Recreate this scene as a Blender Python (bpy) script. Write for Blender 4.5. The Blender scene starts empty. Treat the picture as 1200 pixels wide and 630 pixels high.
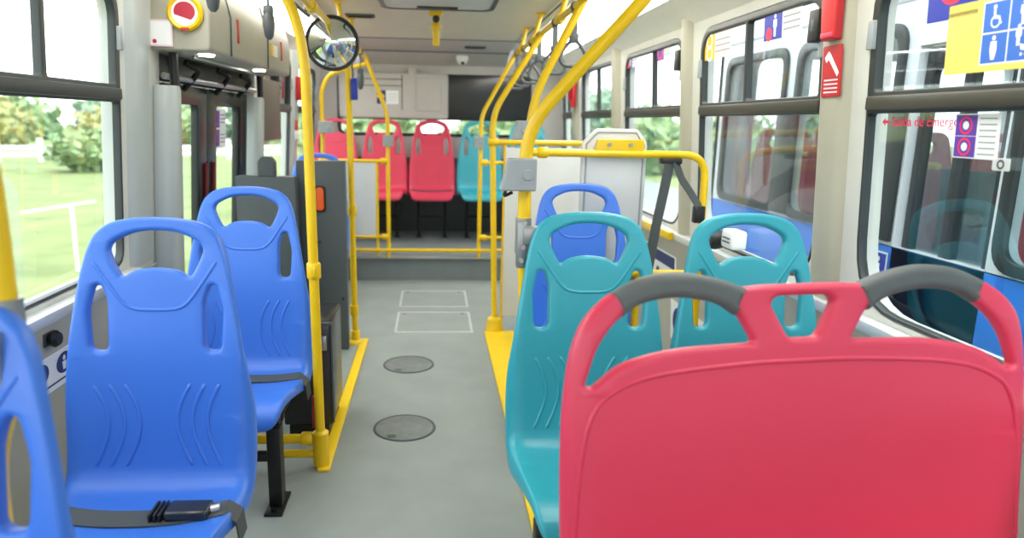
import bpy, bmesh, math, random
from mathutils import Vector, Matrix
random.seed(7)
PI = math.pi
C = bpy.context.scene.collection

# ------------------------------------------------------------------ materials
def mat(name, col, rough=0.5, metal=0.0, var=0.0, scale=8.0, bump=0.0, bscale=60.0, coat=0.0, spec=0.5):
    m = bpy.data.materials.new(name); m.use_nodes = True
    nt = m.node_tree; b = nt.nodes['Principled BSDF']
    c = [((v / 255.0) / 12.92 if v / 255.0 <= 0.04045 else ((v / 255.0 + 0.055) / 1.055) ** 2.4) for v in col] + [1]
    b.inputs['Base Color'].default_value = c
    b.inputs['Roughness'].default_value = rough
    b.inputs['Metallic'].default_value = metal
    b.inputs['Specular IOR Level'].default_value = spec
    if coat: b.inputs['Coat Weight'].default_value = coat
    tc = nt.nodes.new('ShaderNodeTexCoord')
    if var:
        n = nt.nodes.new('ShaderNodeTexNoise'); n.inputs['Scale'].default_value = scale; n.inputs['Detail'].default_value = 5
        r = nt.nodes.new('ShaderNodeValToRGB')
        r.color_ramp.elements[0].position = 0.3; r.color_ramp.elements[1].position = 0.7
        r.color_ramp.elements[0].color = [max(0, v * (1 - var)) for v in c[:3]] + [1]
        r.color_ramp.elements[1].color = [min(1, v * (1 + var)) for v in c[:3]] + [1]
        nt.links.new(tc.outputs['Object'], n.inputs['Vector'])
        nt.links.new(n.outputs['Fac'], r.inputs['Fac']); nt.links.new(r.outputs['Color'], b.inputs['Base Color'])
    if bump:
        n = nt.nodes.new('ShaderNodeTexNoise'); n.inputs['Scale'].default_value = bscale; n.inputs['Detail'].default_value = 3
        bp = nt.nodes.new('ShaderNodeBump'); bp.inputs['Strength'].default_value = bump; bp.inputs['Distance'].default_value = 0.002
        nt.links.new(tc.outputs['Object'], n.inputs['Vector'])
        nt.links.new(n.outputs['Fac'], bp.inputs['Height']); nt.links.new(bp.outputs['Normal'], b.inputs['Normal'])
    return m

def emis(name, col, strength):
    m = mat(name, col, 0.5); b = m.node_tree.nodes['Principled BSDF']
    b.inputs['Emission Color'].default_value = b.inputs['Base Color'].default_value
    b.inputs['Emission Strength'].default_value = strength
    return m

def glass(name, tint, refl=0.7):
    m = bpy.data.materials.new(name); m.use_nodes = True
    nt = m.node_tree; nt.nodes.clear()
    o = nt.nodes.new('ShaderNodeOutputMaterial'); mx = nt.nodes.new('ShaderNodeMixShader')
    t = nt.nodes.new('ShaderNodeBsdfTransparent'); g = nt.nodes.new('ShaderNodeBsdfGlossy'); f = nt.nodes.new('ShaderNodeFresnel')
    k = nt.nodes.new('ShaderNodeMath'); k.operation = 'MULTIPLY'; k.inputs[1].default_value = refl
    f.inputs['IOR'].default_value = 1.45
    t.inputs['Color'].default_value = tint + (1,); g.inputs['Roughness'].default_value = 0.02
    nt.links.new(f.outputs[0], k.inputs[0]); nt.links.new(k.outputs[0], mx.inputs[0])
    nt.links.new(t.outputs[0], mx.inputs[1]); nt.links.new(g.outputs[0], mx.inputs[2]); nt.links.new(mx.outputs[0], o.inputs[0])
    return m

M = dict(
    blue=mat('blue_plastic', (56, 112, 210), 0.38, bump=0.08, bscale=400),
    teal=mat('teal_plastic', (44, 154, 170), 0.36, bump=0.08, bscale=400),
    red=mat('red_plastic', (202, 54, 82), 0.40, bump=0.08, bscale=400),
    grip=mat('grey_rubber', (80, 86, 86), 0.55, bump=0.2, bscale=300),
    yellow=mat('yellow_paint', (228, 188, 8), 0.32, var=0.04),
    floor_yellow=mat('yellow_floor_edging', (246, 205, 20), 0.5, var=0.05),
    floor=mat('grey_vinyl_floor', (142, 150, 146), 0.5, var=0.07, scale=5, bump=0.25, bscale=350),
    hatch=mat('floor_hatch_edge', (196, 202, 200), 0.45, metal=0.3, var=0.06),
    cover=mat('floor_cover_grey', (116, 122, 119), 0.5, var=0.14, scale=25, bump=0.3, bscale=200),
    step=mat('grey_step', (120, 128, 130), 0.6, var=0.05, bump=0.2, bscale=200),
    wall=mat('wall_grey', (196, 198, 192), 0.45, var=0.03, bump=0.1, bscale=200),
    wall_low=mat('wall_beige', (170, 168, 156), 0.6, var=0.05, bump=0.2, bscale=200),
    white=mat('white_plastic', (232, 235, 234), 0.4, var=0.02),
    pale=mat('pale_grey_plastic', (205, 208, 208), 0.45, var=0.03, bump=0.1, bscale=200),
    rear=mat('rear_grey', (186, 182, 178), 0.55, var=0.03, bump=0.1, bscale=150),
    ceil=mat('ceiling_cream', (212, 208, 190), 0.45, var=0.03),
    cove=mat('cove_white', (232, 232, 226), 0.4, var=0.02),
    box=mat('door_box_beige', (168, 166, 150), 0.45, var=0.03),
    jamb=mat('door_jamb_grey', (176, 184, 184), 0.4, metal=0.2, var=0.03),
    taupe=mat('taupe_panel', (92, 84, 76), 0.5, var=0.05),
    dark=mat('dark_grey_panel', (70, 78, 81), 0.5, var=0.05, bump=0.1, bscale=200),
    frame=mat('window_frame_dark', (42, 48, 48), 0.4, var=0.05),
    olive=mat('window_rail_olive', (54, 54, 46), 0.4, var=0.05),
    black=mat('black_rubber', (22, 24, 25), 0.5, var=0.1),
    blackgloss=mat('black_gloss', (38, 41, 43), 0.22, var=0.05),
    metal=mat('brushed_metal', (186, 188, 186), 0.32, metal=0.8, var=0.06),
    alu=mat('aluminium_ledge', (206, 210, 210), 0.35, metal=0.35, var=0.03),
    bracket=mat('cast_bracket', (150, 154, 154), 0.4, metal=0.7, var=0.06),
    box_grey=mat('stop_box_grey', (146, 154, 158), 0.45, var=0.03),
    strap=mat('dark_webbing', (70, 75, 76), 0.7, bump=0.5, bscale=500),
    hang=mat('grey_strap_plastic', (84, 90, 94), 0.5, var=0.05),
    steel_black=mat('black_steel', (26, 27, 28), 0.38, metal=0.3, var=0.1),
    signblue=mat('sign_blue', (38, 58, 168), 0.4), signpic=mat('sign_pictogram_blue', (58, 112, 205), 0.4),
    signyellow=mat('sign_yellow', (250, 226, 110), 0.45), signwhite=mat('sign_white', (236, 238, 240), 0.45),
    signpink=mat('sign_pink', (228, 205, 212), 0.5), signgold=mat('sign_gold', (232, 188, 40), 0.45),
    signred=mat('sign_red', (184, 30, 40), 0.35), signpurple=mat('sign_purple', (96, 62, 170), 0.4),
    redtext=mat('red_lettering', (238, 52, 84), 0.5), navy=mat('navy_ink', (30, 46, 110), 0.5),
    redinset=mat('round_sign_red', (176, 38, 60), 0.4), orange=mat('orange_lens', (238, 96, 24), 0.3),
    seal=mat('red_door_seal', (120, 30, 34), 0.5),
    mirror=mat('mirror_silver', (236, 240, 242), 0.02, metal=1.0),
    led=emis('lit_ceiling_lens', (255, 252, 244), 5.0), spot=emis('lit_downlight', (255, 255, 250), 12.0),
    glass=glass('clear_glass', (0.93, 0.96, 0.95), 0.16), tinted=glass('tinted_glass', (0.80, 0.87, 0.88), 0.35),
    film=glass('dark_film_glass', (0.06, 0.055, 0.05)),
    grass=mat('grass_ground', (118, 130, 76), 0.95, var=0.26, scale=0.9, bump=0.6, bscale=30),
    leaf=mat('leaf_green', (130, 152, 104), 0.7, var=0.3, scale=3), leaf_y=mat('leaf_yellow', (156, 156, 100), 0.7, var=0.25, scale=3),
    leaf_d=mat('leaf_dark', (116, 140, 116), 0.7, var=0.3, scale=3), bark=mat('bark', (96, 80, 64), 0.9, var=0.2),
    fence=mat('fence_white', (236, 236, 232), 0.6, var=0.03), asphalt=mat('asphalt', (128, 128, 126), 0.9, var=0.1, bump=0.4, bscale=80),
    busblue=mat('bus_blue', (34, 122, 226), 0.45), buswhite=mat('bus_white', (226, 230, 232), 0.35, coat=0.2),
    busgrey=mat('bus_grey_panel', (150, 166, 166), 0.5, var=0.04), teal_dim=mat('teal_panel', (40, 110, 124), 0.5),
)

# ------------------------------------------------------------------ mesh helpers
class MB:
    def __init__(s): s.v = []; s.f = []
    def add(s, vs, fs):
        n = len(s.v); s.v += [tuple(v) for v in vs]; s.f += [tuple(i + n for i in f) for f in fs]; return s
    def bm(s, bm):
        bm.verts.ensure_lookup_table(); bm.verts.index_update()
        s.add([v.co[:] for v in bm.verts], [[v.index for v in f.verts] for f in bm.faces]); bm.free(); return s
    def box(s, a, b, bev=0.0, seg=2):
        bm = bmesh.new(); bmesh.ops.create_cube(bm, size=1)
        for v in bm.verts: v.co = Vector([(a[i] + b[i]) / 2 + v.co[i] * (b[i] - a[i]) for i in range(3)])
        if bev: bmesh.ops.bevel(bm, geom=bm.edges[:], offset=bev, segments=seg, affect='EDGES', profile=0.5)
        return s.bm(bm)
    def tube(s, pts, r, fillet=0.0, n=14, caps=True, radii=None):
        P = [Vector(p) for p in pts]
        if fillet:
            Q = [P[0]]
            for i in range(1, len(P) - 1):
                a, b, c = P[i - 1], P[i], P[i + 1]
                d1 = (a - b); d2 = (c - b); L = min(fillet, d1.length * 0.48, d2.length * 0.48)
                p1 = b + d1.normalized() * L; p2 = b + d2.normalized() * L
                for k in range(9):
                    t = k / 8; Q.append(p1 * (1 - t) ** 2 + b * 2 * t * (1 - t) + p2 * t * t)
            Q.append(P[-1]); P = Q
        T = []
        for i in range(len(P)):
            d = (P[min(i + 1, len(P) - 1)] - P[max(i - 1, 0)]); T.append(d.normalized())
        u = T[0].orthogonal().normalized(); vs = []; fs = []
        for i, p in enumerate(P):
            u = (u - T[i] * u.dot(T[i])).normalized(); w = T[i].cross(u)
            rr = radii[i] if radii else r
            for k in range(n):
                a = 2 * PI * k / n; vs.append(p + (u * math.cos(a) + w * math.sin(a)) * rr)
        for i in range(len(P) - 1):
            for k in range(n):
                k2 = (k + 1) % n; fs.append((i * n + k, i * n + k2, (i + 1) * n + k2, (i + 1) * n + k))
        if caps:
            fs.append(tuple(reversed(range(n)))); m = (len(P) - 1) * n; fs.append(tuple(range(m, m + n)))
        return s.add(vs, fs)
    def cyl(s, a, b, r, n=20): return s.tube([a, b], r, n=n)
    def lathe(s, prof, o=(0, 0, 0), axis='z', n=28):
        vs = []; fs = []; k = len(prof)
        for i in range(n):
            a = 2 * PI * i / n
            for r, h in prof:
                x, y = r * math.cos(a), r * math.sin(a)
                p = {'z': (x, y, h), 'y': (x, h, -y), 'x': (h, x, y)}[axis]
                vs.append((p[0] + o[0], p[1] + o[1], p[2] + o[2]))
        for i in range(n):
            j = (i + 1) % n
            for q in range(k - 1): fs.append((i * k + q, j * k + q, j * k + q + 1, i * k + q + 1))
        return s.add(vs, fs)
    def ribbon(s, pts, side, w, th):
        # strip of width w along pts; side = width direction
        sd = Vector(side).normalized(); P = [Vector(p) for p in pts]; vs = []; fs = []
        for i, p in enumerate(P):
            t = (P[min(i + 1, len(P) - 1)] - P[max(i - 1, 0)]).normalized(); n = t.cross(sd).normalized()
            vs += [p - sd * w / 2 - n * th / 2, p + sd * w / 2 - n * th / 2, p + sd * w / 2 + n * th / 2, p - sd * w / 2 + n * th / 2]
        for i in range(len(P) - 1):
            for k in range(4):
                k2 = (k + 1) % 4; fs.append((i * 4 + k, i * 4 + k2, i * 4 + 4 + k2, i * 4 + 4 + k))
        fs.append((3, 2, 1, 0)); m = (len(P) - 1) * 4; fs.append((m, m + 1, m + 2, m + 3))
        return s.add(vs, fs)
    def plate(s, outer, holes, half, bev, fn, cu=(), cv=()):
        g = plate_geo(outer, holes, half, bev, cu, cv)
        return s.add([fn(*v) for v in g[0]], g[1])
    def text(s, txt, h, u0, v0, fn, align='CENTER', w=None):
        vs, fs = text_geo(txt, h, align)
        if w:
            x0 = min(v[0] for v in vs); x1 = max(v[0] for v in vs); k = w / (x1 - x0)
            vs = [(v[0] * k, v[1], v[2]) for v in vs]
        return s.add([fn(u0 + v[0], v0 + v[1], v[2]) for v in vs], fs)
    def disc(s, u, v, r, fn, t=0.0006, n=24):
        return s.add([fn(u + r * math.cos(2 * PI * k / n), v + r * math.sin(2 * PI * k / n), t) for k in range(n)], [tuple(range(n))])
    def poly(s, pts, fn, t=0.0006):
        return s.add([fn(a, b, t) for a, b in pts], [tuple(range(len(pts)))])

def bisect_many(bm, axis, vals):
    no = Vector((0, 0, 0)); no[axis] = 1
    for c in vals:
        co = Vector((0, 0, 0)); co[axis] = c
        bmesh.ops.bisect_plane(bm, geom=bm.verts[:] + bm.edges[:] + bm.faces[:], plane_co=co, plane_no=no, dist=1e-6)

def plate_geo(outer, holes, half, bev, cu=(), cv=()):
    cu_ = bpy.data.curves.new('tmp', 'CURVE'); cu_.dimensions = '2D'; cu_.fill_mode = 'BOTH'
    cu_.extrude = max(1e-5, half - bev); cu_.bevel_depth = bev; cu_.bevel_resolution = 2; cu_.offset = -bev
    for pts in [outer] + list(holes):
        sp = cu_.splines.new('POLY'); sp.points.add(len(pts) - 1); sp.use_cyclic_u = True
        for p, q in zip(sp.points, pts): p.co = (q[0], q[1], 0, 1)
    o = bpy.data.objects.new('tmp', cu_); C.objects.link(o)
    dg = bpy.context.evaluated_depsgraph_get(); me = o.evaluated_get(dg).to_mesh()
    bm = bmesh.new(); bm.from_mesh(me); o.evaluated_get(dg).to_mesh_clear()
    bpy.data.objects.remove(o); bpy.data.curves.remove(cu_)
    bmesh.ops.remove_doubles(bm, verts=bm.verts[:], dist=1e-5)
    bmesh.ops.recalc_face_normals(bm, faces=bm.faces[:])
    bisect_many(bm, 0, cu); bisect_many(bm, 1, cv)
    bm.verts.index_update()
    r = ([v.co[:] for v in bm.verts], [[v.index for v in f.verts] for f in bm.faces]); bm.free(); return r

def text_geo(txt, h, align):
    c = bpy.data.curves.new('tmp', 'FONT'); c.body = txt; c.size = h; c.align_x = align; c.align_y = 'CENTER'; c.extrude = 0.0004
    o = bpy.data.objects.new('tmp', c); C.objects.link(o)
    dg = bpy.context.evaluated_depsgraph_get(); me = o.evaluated_get(dg).to_mesh()
    vs = [v.co[:] for v in me.vertices]; fs = [tuple(p.vertices) for p in me.polygons]
    o.evaluated_get(dg).to_mesh_clear(); bpy.data.objects.remove(o); bpy.data.curves.remove(c)
    return vs, [f for f in fs]

def rnd(pts, r, n=6):
    # rounded polygon; r a number or one per corner
    out = []; N = len(pts)
    for i in range(N):
        a, b, c = Vector(pts[i - 1]), Vector(pts[i]), Vector(pts[(i + 1) % N]); rr = r[i] if isinstance(r, (list, tuple)) else r
        d1, d2 = a - b, c - b; L = min(rr, d1.length * 0.49, d2.length * 0.49)
        if L < 1e-5: out.append(tuple(b)); continue
        p1 = b + d1.normalized() * L; p2 = b + d2.normalized() * L
        for k in range(n + 1):
            t = k / n; q = p1 * (1 - t) ** 2 + b * 2 * t * (1 - t) + p2 * t * t; out.append((q.x, q.y))
    return out
def rect(a, b, c, d, r=0.0, n=6): return rnd([(a, c), (b, c), (b, d), (a, d)], r, n)
def spl(pts, n=8, closed=False):
    # catmull-rom through 2D/3D points
    P = [Vector(p) for p in pts]; out = []; N = len(P)
    rng = range(N) if closed else range(N - 1)
    for i in rng:
        p0 = P[i - 1] if (closed or i > 0) else P[i]; p1 = P[i]; p2 = P[(i + 1) % N]
        p3 = P[(i + 2) % N] if (closed or i + 2 < N) else p2
        for k in range(n):
            t = k / n
            out.append(0.5 * ((2 * p1) + (p2 - p0) * t + (2 * p0 - 5 * p1 + 4 * p2 - p3) * t * t + (3 * p1 - p0 - 3 * p2 + p3) * t ** 3))
    if not closed: out.append(P[-1])
    return [tuple(p) for p in out]

def wloc(o):
    v = Vector((0, 0, 0))
    while o is not None: v = v + Vector(o.location); o = o.parent
    return v
def obj(name, mb, m, parent=None, local=False, smooth=40):
    me = bpy.data.meshes.new(name)
    off = Vector((0, 0, 0)) if (parent is None or local) else wloc(parent)
    me.from_pydata([(v[0] - off.x, v[1] - off.y, v[2] - off.z) for v in mb.v], [], mb.f)
    me.update(); me.materials.append(m)
    if smooth:
        me.polygons.foreach_set('use_smooth', [True] * len(me.polygons)); me.set_sharp_from_angle(angle=math.radians(smooth))
    o = bpy.data.objects.new(name, me); C.objects.link(o)
    if parent is not None: o.parent = parent
    return o
def tag(o, label, cat, group=None):
    o['label'] = label; o['category'] = cat
    if group: o['group'] = group
    return o
def thing(name, label, cat, loc=(0, 0, 0), group=None):
    o = bpy.data.objects.new(name, None); C.objects.link(o); o.empty_display_size = 0.1
    o.location = loc; return tag(o, label, cat, group)
def struct(name, mb, m, parent=None, smooth=40):
    o = obj(name, mb, m, parent, smooth=smooth)
    if parent is None: o['kind'] = 'structure'
    return o
def sroot(name, loc=(0, 0, 0)):
    o = bpy.data.objects.new(name, None); C.objects.link(o); o.location = loc; o['kind'] = 'structure'; return o
def dup(root, loc, label=None, group=None):
    r = root.copy(); C.objects.link(r); r.location = loc
    if label: r['label'] = label
    if group: r['group'] = group
    for ch in list(root.children):
        c = ch.copy(); C.objects.link(c); c.parent = r
        for g in list(ch.children):
            d = g.copy(); C.objects.link(d); d.parent = c
    return r

# ------------------------------------------------------------------ the bus shell
XL, XR, YB, YF = -1.10, 1.25, 7.0, -1.8      # side walls, rear wall, front of the modelled part
TILT = 0.06
def LX(z, t=0.0): return XL - TILT * (1.35 - z) - t          # t outwards
def RX(z, t=0.0): return XR + TILT * (1.35 - z) + t
KR = XR / 1.17
def rw(y, z): return (y * KR, 1.28 + (z - 1.28) * KR)
fnL = lambda y, z, t: (LX(z, 0.035 + t), y, z)
fnR = lambda y, z, t: (RX(z, 0.035 + t), y, z)
SILL, BAR0, BAR1, WTOP = 0.755, 1.325, 1.385, 1.715
WIN_L = [(-1.5, 0.55, 0.74), (0.75, 2.62, 0.74), (4.70, 5.62, 0.74), (5.86, 6.75, 0.74)]
DOOR_L = (2.98, 4.50)
WIN_R = [(-1.5, -0.1, SILL), (0.10, 2.0, SILL), (2.235, 3.305, SILL), (3.53, 4.62, SILL), (4.90, 5.98, SILL), (6.30, 6.85, SILL)]

f = MB().box((XL - 0.12, YF, -0.06), (XR + 0.12, 5.64, 0.0)); struct('floor', f, M['floor'])
f = MB().box((XL - 0.12, 5.64, -0.06), (XR + 0.12, YB + 0.1, 0.20)); struct('trim_1', f, M['step'])
w = MB().plate(rect(YF, YB + 0.05, 0.0, 1.86), [rect(a, b, c, WTOP, [0.07, 0.07, 0.12, 0.12]) for a, b, c in WIN_L] + [rect(DOOR_L[0], DOOR_L[1], 0.05, 1.53, 0.005)], 0.035, 0.004, fnL)
struct('wall_left', w, M['wall'], smooth=30)
w = MB().plate(rect(YF, YB + 0.05, 0.0, 1.86), [rect(a, b, c, WTOP, [0.20, 0.20, 0.13, 0.13]) for a, b, c in WIN_R], 0.035, 0.004, fnR)
struct('wall_right', w, M['wall'], smooth=30)
fnB = lambda x, z, t: (x, YB + 0.035 + t, z)
w = MB().plate(rect(XL - 0.1, XR + 0.1, 0.0, 2.0), [rect(-0.92, 0.95, 1.14, 1.72, 0.08)], 0.035, 0.004, fnB)
struct('wall_rear', w, M['rear'], smooth=30)
fnF = lambda x, z, t: (x, YF + t, z)
w = MB().plate(rect(XL - 0.1, XR + 0.1, 0.0, 2.0), [rect(-0.95, 1.1, 0.85, 1.72, 0.08)], 0.035, 0.004, fnF)
struct('wall_front', w, M['rear'], smooth=30)

# ceiling: flat middle, sloping coves, dropping towards the rear
def csec(x_):                                   # height over cross section
    pts = [(-1.16, 1.70), (-1.11, 1.76), (-1.03, 1.83), (-0.90, 1.895), (-0.72, 1.935), (-0.70, 1.95), (0.70, 1.95), (0.72, 1.935), (0.95, 1.895), (1.12, 1.83), (1.22, 1.76), (1.27, 1.70)]
    for a, b in zip(pts, pts[1:]):
        if a[0] <= x_ <= b[0]: return a[1] + (b[1] - a[1]) * (x_ - a[0]) / (b[0] - a[0])
    return 1.70
def strip(xs, y0, y1, dz0=0.0, dz1=0.0, th=0.03):
    m = MB(); n = len(xs); vs = []
    for (y, dz) in ((y0, dz0), (y1, dz1)):
        for k in (0, th):
            vs += [(x, y, csec(x) + dz + k) for x in xs]
    fs = []
    for i in range(n - 1):
        fs += [(i, i + 1, 2 * n + i + 1, 2 * n + i), (n + i, 3 * n + i, 3 * n + i + 1, n + i + 1), (i, n + i, n + i + 1, i + 1), (2 * n + i, 2 * n + i + 1, 3 * n + i + 1, 3 * n + i)]
    fs += [(0, 2 * n, 3 * n, n), (n - 1, 2 * n - 1, 4 * n - 1, 3 * n - 1)]
    return m.add(vs, fs)
mid = [-0.70, -0.35, 0.0, 0.35, 0.70]
struct('ceiling', strip(mid, YF, 6.10), M['ceil'])
cvl = [-1.16, -1.11, -1.03, -0.90, -0.72, -0.70]; cvr = [0.70, 0.72, 0.95, 1.12, 1.22, 1.27]
m = strip(cvl, YF, YB); n_ = strip(cvr, YF, YB); struct('trim_2', m, M['cove'], smooth=60); struct('trim_3', n_, M['cove'], smooth=60)
m = strip(mid, 6.115, 6.72, 0.0, -0.04); m2 = strip(mid, 6.735, 7.04, -0.045, -0.16); m.add(m2.v, m2.f); struct('trim_4', m, M['rear'])
m = MB().tube([(-0.71, YF, 1.936), (-0.71, 6.1, 1.936)], 0.006, n=6).tube([(0.71, YF, 1.936), (0.71, 6.1, 1.936)], 0.006, n=6).tube([(-0.7, 6.108, 1.952), (0.7, 6.108, 1.952)], 0.008, n=6).tube([(-0.7, 6.728, 1.906), (0.7, 6.728, 1.906)], 0.008, n=6)
struct('trim_5', m, M['dark'])

# pillar covers between the windows (rounded, standing proud of the wall)
def pillar(side, y0, y1, z0, z1, depth, name, mt):
    X = (lambda z, t: LX(z, -t)) if side < 0 else (lambda z, t: RX(z, -t))
    sec = [(y0, 0.0), (y0 + 0.012, depth * 0.7), (y0 + 0.035, depth), (y1 - 0.035, depth), (y1 - 0.012, depth * 0.7), (y1, 0.0)]
    vs = []; fs = []; n = len(sec)
    for z in (z0, z1): vs += [(X(z, t), y, z) for y, t in sec]
    for i in range(n - 1): fs.append((i, i + 1, n + i + 1, n + i))
    fs += [tuple(range(n)), tuple(range(n, 2 * n))]
    return struct(name, MB().add(vs, fs), mt, smooth=60)
nt_ = 6
for a, b in ((2.075, 2.225), (3.40, 3.52), (4.72, 4.89), (6.1, 6.29)):
    pillar(1, a, b, 0.74, 1.80, 0.030, 'trim_%d' % nt_, M['box']); nt_ += 1
for a, b in ((2.66, 2.84), (5.66, 5.82)):
    pillar(-1, a, b, 0.72, 1.80, 0.025, 'trim_%d' % nt_, M['jamb']); nt_ += 1
# ledges under the windows and lower wall panels
def ledge(side, y0, y1, z, name, mt):
    X = LX if side < 0 else RX
    a, b = X(z, -0.05), X(z, 0.0)
    return struct(name, MB().box((min(a, b), y0, z - 0.035), (max(a, b), y1, z), 0.006), mt)
ledge(-1, -1.6, 2.66, 0.725, 'trim_%d' % nt_, M['alu']); nt_ += 1
ledge(-1, 4.6, 6.9, 0.725, 'trim_%d' % nt_, M['alu']); nt_ += 1
ledge(1, -1.6, 6.9, 0.74, 'trim_%d' % nt_, M['alu']); nt_ += 1
def lowpanel(side, y0, y1, z0, z1, name):
    X = LX if side < 0 else RX
    vs = [(X(z, -t), y, z) for z in (z0, z1) for y in (y0, y1) for t in (0.0, 0.012)]
    fs = [(0, 1, 3, 2), (4, 6, 7, 5), (1, 5, 7, 3), (0, 2, 6, 4), (0, 4, 5, 1), (2, 3, 7, 6)]
    return struct(name, MB().add(vs, fs), M['wall_low'])
lowpanel(-1, -1.6, 2.9, 0.02, 0.69, 'trim_%d' % nt_); nt_ += 1
lowpanel(1, -1.6, 5.6, 0.02, 0.70, 'trim_%d' % nt_); nt_ += 1
# yellow floor edging along both sides of the aisle
e = MB().box((-0.425, 2.42, 0.0), (-0.380, 4.02, 0.012), 0.003); struct('trim_%d' % nt_, e, M['floor_yellow']); nt_ += 1
e = MB().box((0.32, 1.4, 0.0), (0.50, 4.16, 0.014), 0.003); struct('trim_%d' % nt_, e, M['floor_yellow']); nt_ += 1
e = MB().box((XL, 5.60, 0.185), (XR, 5.645, 0.204), 0.003); struct('trim_%d' % nt_, e, M['metal']); nt_ += 1

# ------------------------------------------------------------------ windows
def window(num, side, y0, y1, z0, div, tint='glass', mt='frame', film=False):
    fn = fnL if side < 0 else fnR
    r = sroot('window_%d' % num, ((LX(z0) if side < 0 else RX(z0)), (y0 + y1) / 2, z0))
    rb = 0.12 if side < 0 else 0.13; rl = 0.07 if side < 0 else 0.20
    sh = lambda k: (lambda y, z, t: fn(y, z, t - k))
    up = [(a + 0.012, b - 0.012) for a, b in zip([y0 + 0.02] + div, div + [y1 - 0.02])]
    holes = [rect(y0 + 0.012, y1 - 0.012, z0 + 0.012, BAR0, [rl - 0.008, rl - 0.008, 0.012, 0.012])]
    for i, (a, b) in enumerate(up):
        holes.append(rect(a, b, BAR1, WTOP - 0.03, [0.012, 0.012, rb - 0.03 if i == len(up) - 1 else 0.012, rb - 0.03 if i == 0 else 0.012]))
    obj('window_frame', MB().plate(rect(y0, y1, z0, WTOP, [rl, rl, rb, rb]), holes, 0.014, 0.004, sh(0.022)), M[mt], r)
    gl = MB().plate(rect(y0 + 0.012, y1 - 0.012, z0 + 0.012, BAR0 + 0.01, [rl - 0.01, rl - 0.01, 0.01, 0.01]), [], 0.002, 0.0005, sh(0.012))
    obj('lower_pane', gl, M[tint], r)
    for i, (a, b) in enumerate(up):
        gl = MB().plate(rect(a - 0.008, b + 0.008, BAR1 - 0.01, WTOP - 0.02, [0.008, 0.008, rb - 0.03 if i == len(up) - 1 else 0.008, rb - 0.03 if i == 0 else 0.008]), [], 0.002, 0.0005, sh(0.012 + 0.006 * (i % 2)))
        obj('upper_pane', gl, M['film' if film else 'glass'], r)
    s = MB(); X = (lambda z, t: LX(z, t)) if side < 0 else (lambda z, t: RX(z, t))
    a, b = X(BAR0 + 0.03, -0.012), X(BAR0 + 0.03, 0.02)
    s.box((min(a, b), y0 + 0.01, BAR0 + 0.008), (max(a, b), y1 - 0.01, BAR1 - 0.012), 0.006)
    obj('sliding_rail', s, M['olive' if side > 0 else 'frame'], r)
    for yy in ((y1 - 0.012,) if side < 0 else (y0 + 0.012, y1 - 0.012)):
        s = MB(); a, b = X(1.5, -0.015), X(1.5, 0.02)
        s.box((min(a, b), yy - 0.014, 1.50), (max(a, b), yy + 0.014, 1.58), 0.004); obj('latch', s, M['box_grey'], r)
    return r
window(1, -1, *WIN_L[1], [2.13]); window(2, -1, *WIN_L[2], [5.2], mt='frame', film=True); window(3, -1, *WIN_L[3], [6.3])
window(4, 1, *WIN_R[1], [0.9]); window(5, 1, *WIN_R[2], [2.82]); window(6, 1, *WIN_R[3], [4.03]); window(7, 1, *WIN_R[4], [5.4]); window(8, 1, *WIN_R[5], [6.6])
# rear window: low light strip, dark upper part
r = sroot('window_9', (0, YB, 1.17))
hs = [rect(-0.89, 0.92, 1.165, 1.29, [0.05, 0.05, 0.01, 0.01])]
obj('window_gasket', MB().plate(rect(-0.925, 0.955, 1.135, 1.725, 0.085), hs, 0.02, 0.004, lambda x, z, t: (x, YB + 0.01 + t, z)), M['blackgloss'], r)
obj('pane', MB().box((-0.90, YB + 0.012, 1.155), (0.93, YB + 0.016, 1.30)), M['glass'], r)

# ------------------------------------------------------------------ left door with its jamb covers
struct('trim_%d' % nt_, MB().box((LX(1.35, 0.02), 4.64, 1.135), (LX(1.35, -0.02), 5.16, 1.53), 0.006), M['taupe']); nt_ += 1
struct('trim_%d' % nt_, MB().box((XL - 0.05, YB - 0.03, 0.20), (XR + 0.05, YB - 0.002, 0.93), 0.004), M['dark']); nt_ += 1
dr = sroot('door_1', (LX(0.1, 0.02), 3.75, 0.05))
def leaf(y0, y1, p0, p1):
    fn = lambda y, z, t: (LX(z, 0.06 + t), y, z)
    hl = rect(p0, p1, 0.18, 1.335, 0.03)
    lf = obj('door_leaf', MB().plate(rect(y0, y1, 0.06, 1.42, 0.01), [hl], 0.018, 0.004, fn), M['blackgloss'], dr)
    obj('glass_pane', MB().plate(rect(p0 - 0.01, p1 + 0.01, 0.17, 1.345, 0.03), [], 0.003, 0.0005, fn), M['glass'], lf)
    return lf
l1 = leaf(2.99, 3.72, 3.05, 3.58); l2 = leaf(3.73, 4.49, 3.88, 4.30)
for y, lf in ((3.68, l1), (3.80, l2)):
    obj('edge_seal', MB().tube([(LX(0.1, 0.035), y, 0.07), (LX(1.05, 0.035), y, 1.05)], 0.011), M['seal'], lf)
obj('door_rail', MB().tube([(LX(1.44, -0.01), 3.0, 1.44), (LX(1.44, -0.01), 4.48, 1.44)], 0.014), M['metal'], dr)
for y in (3.25, 3.72, 4.15):
    obj('hinge_arm', MB().tube([(LX(1.5, -0.01), y, 1.51), (LX(1.45, -0.06), y + 0.05, 1.48), (LX(1.4, 0.03), y + 0.1, 1.40)], 0.013, 0.03), M['steel_black'], dr)
obj('lintel', MB().box((LX(1.5, 0.09), 2.99, 1.425), (LX(1.5, 0.03), 4.49, 1.53)), M['black'], dr)
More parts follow.
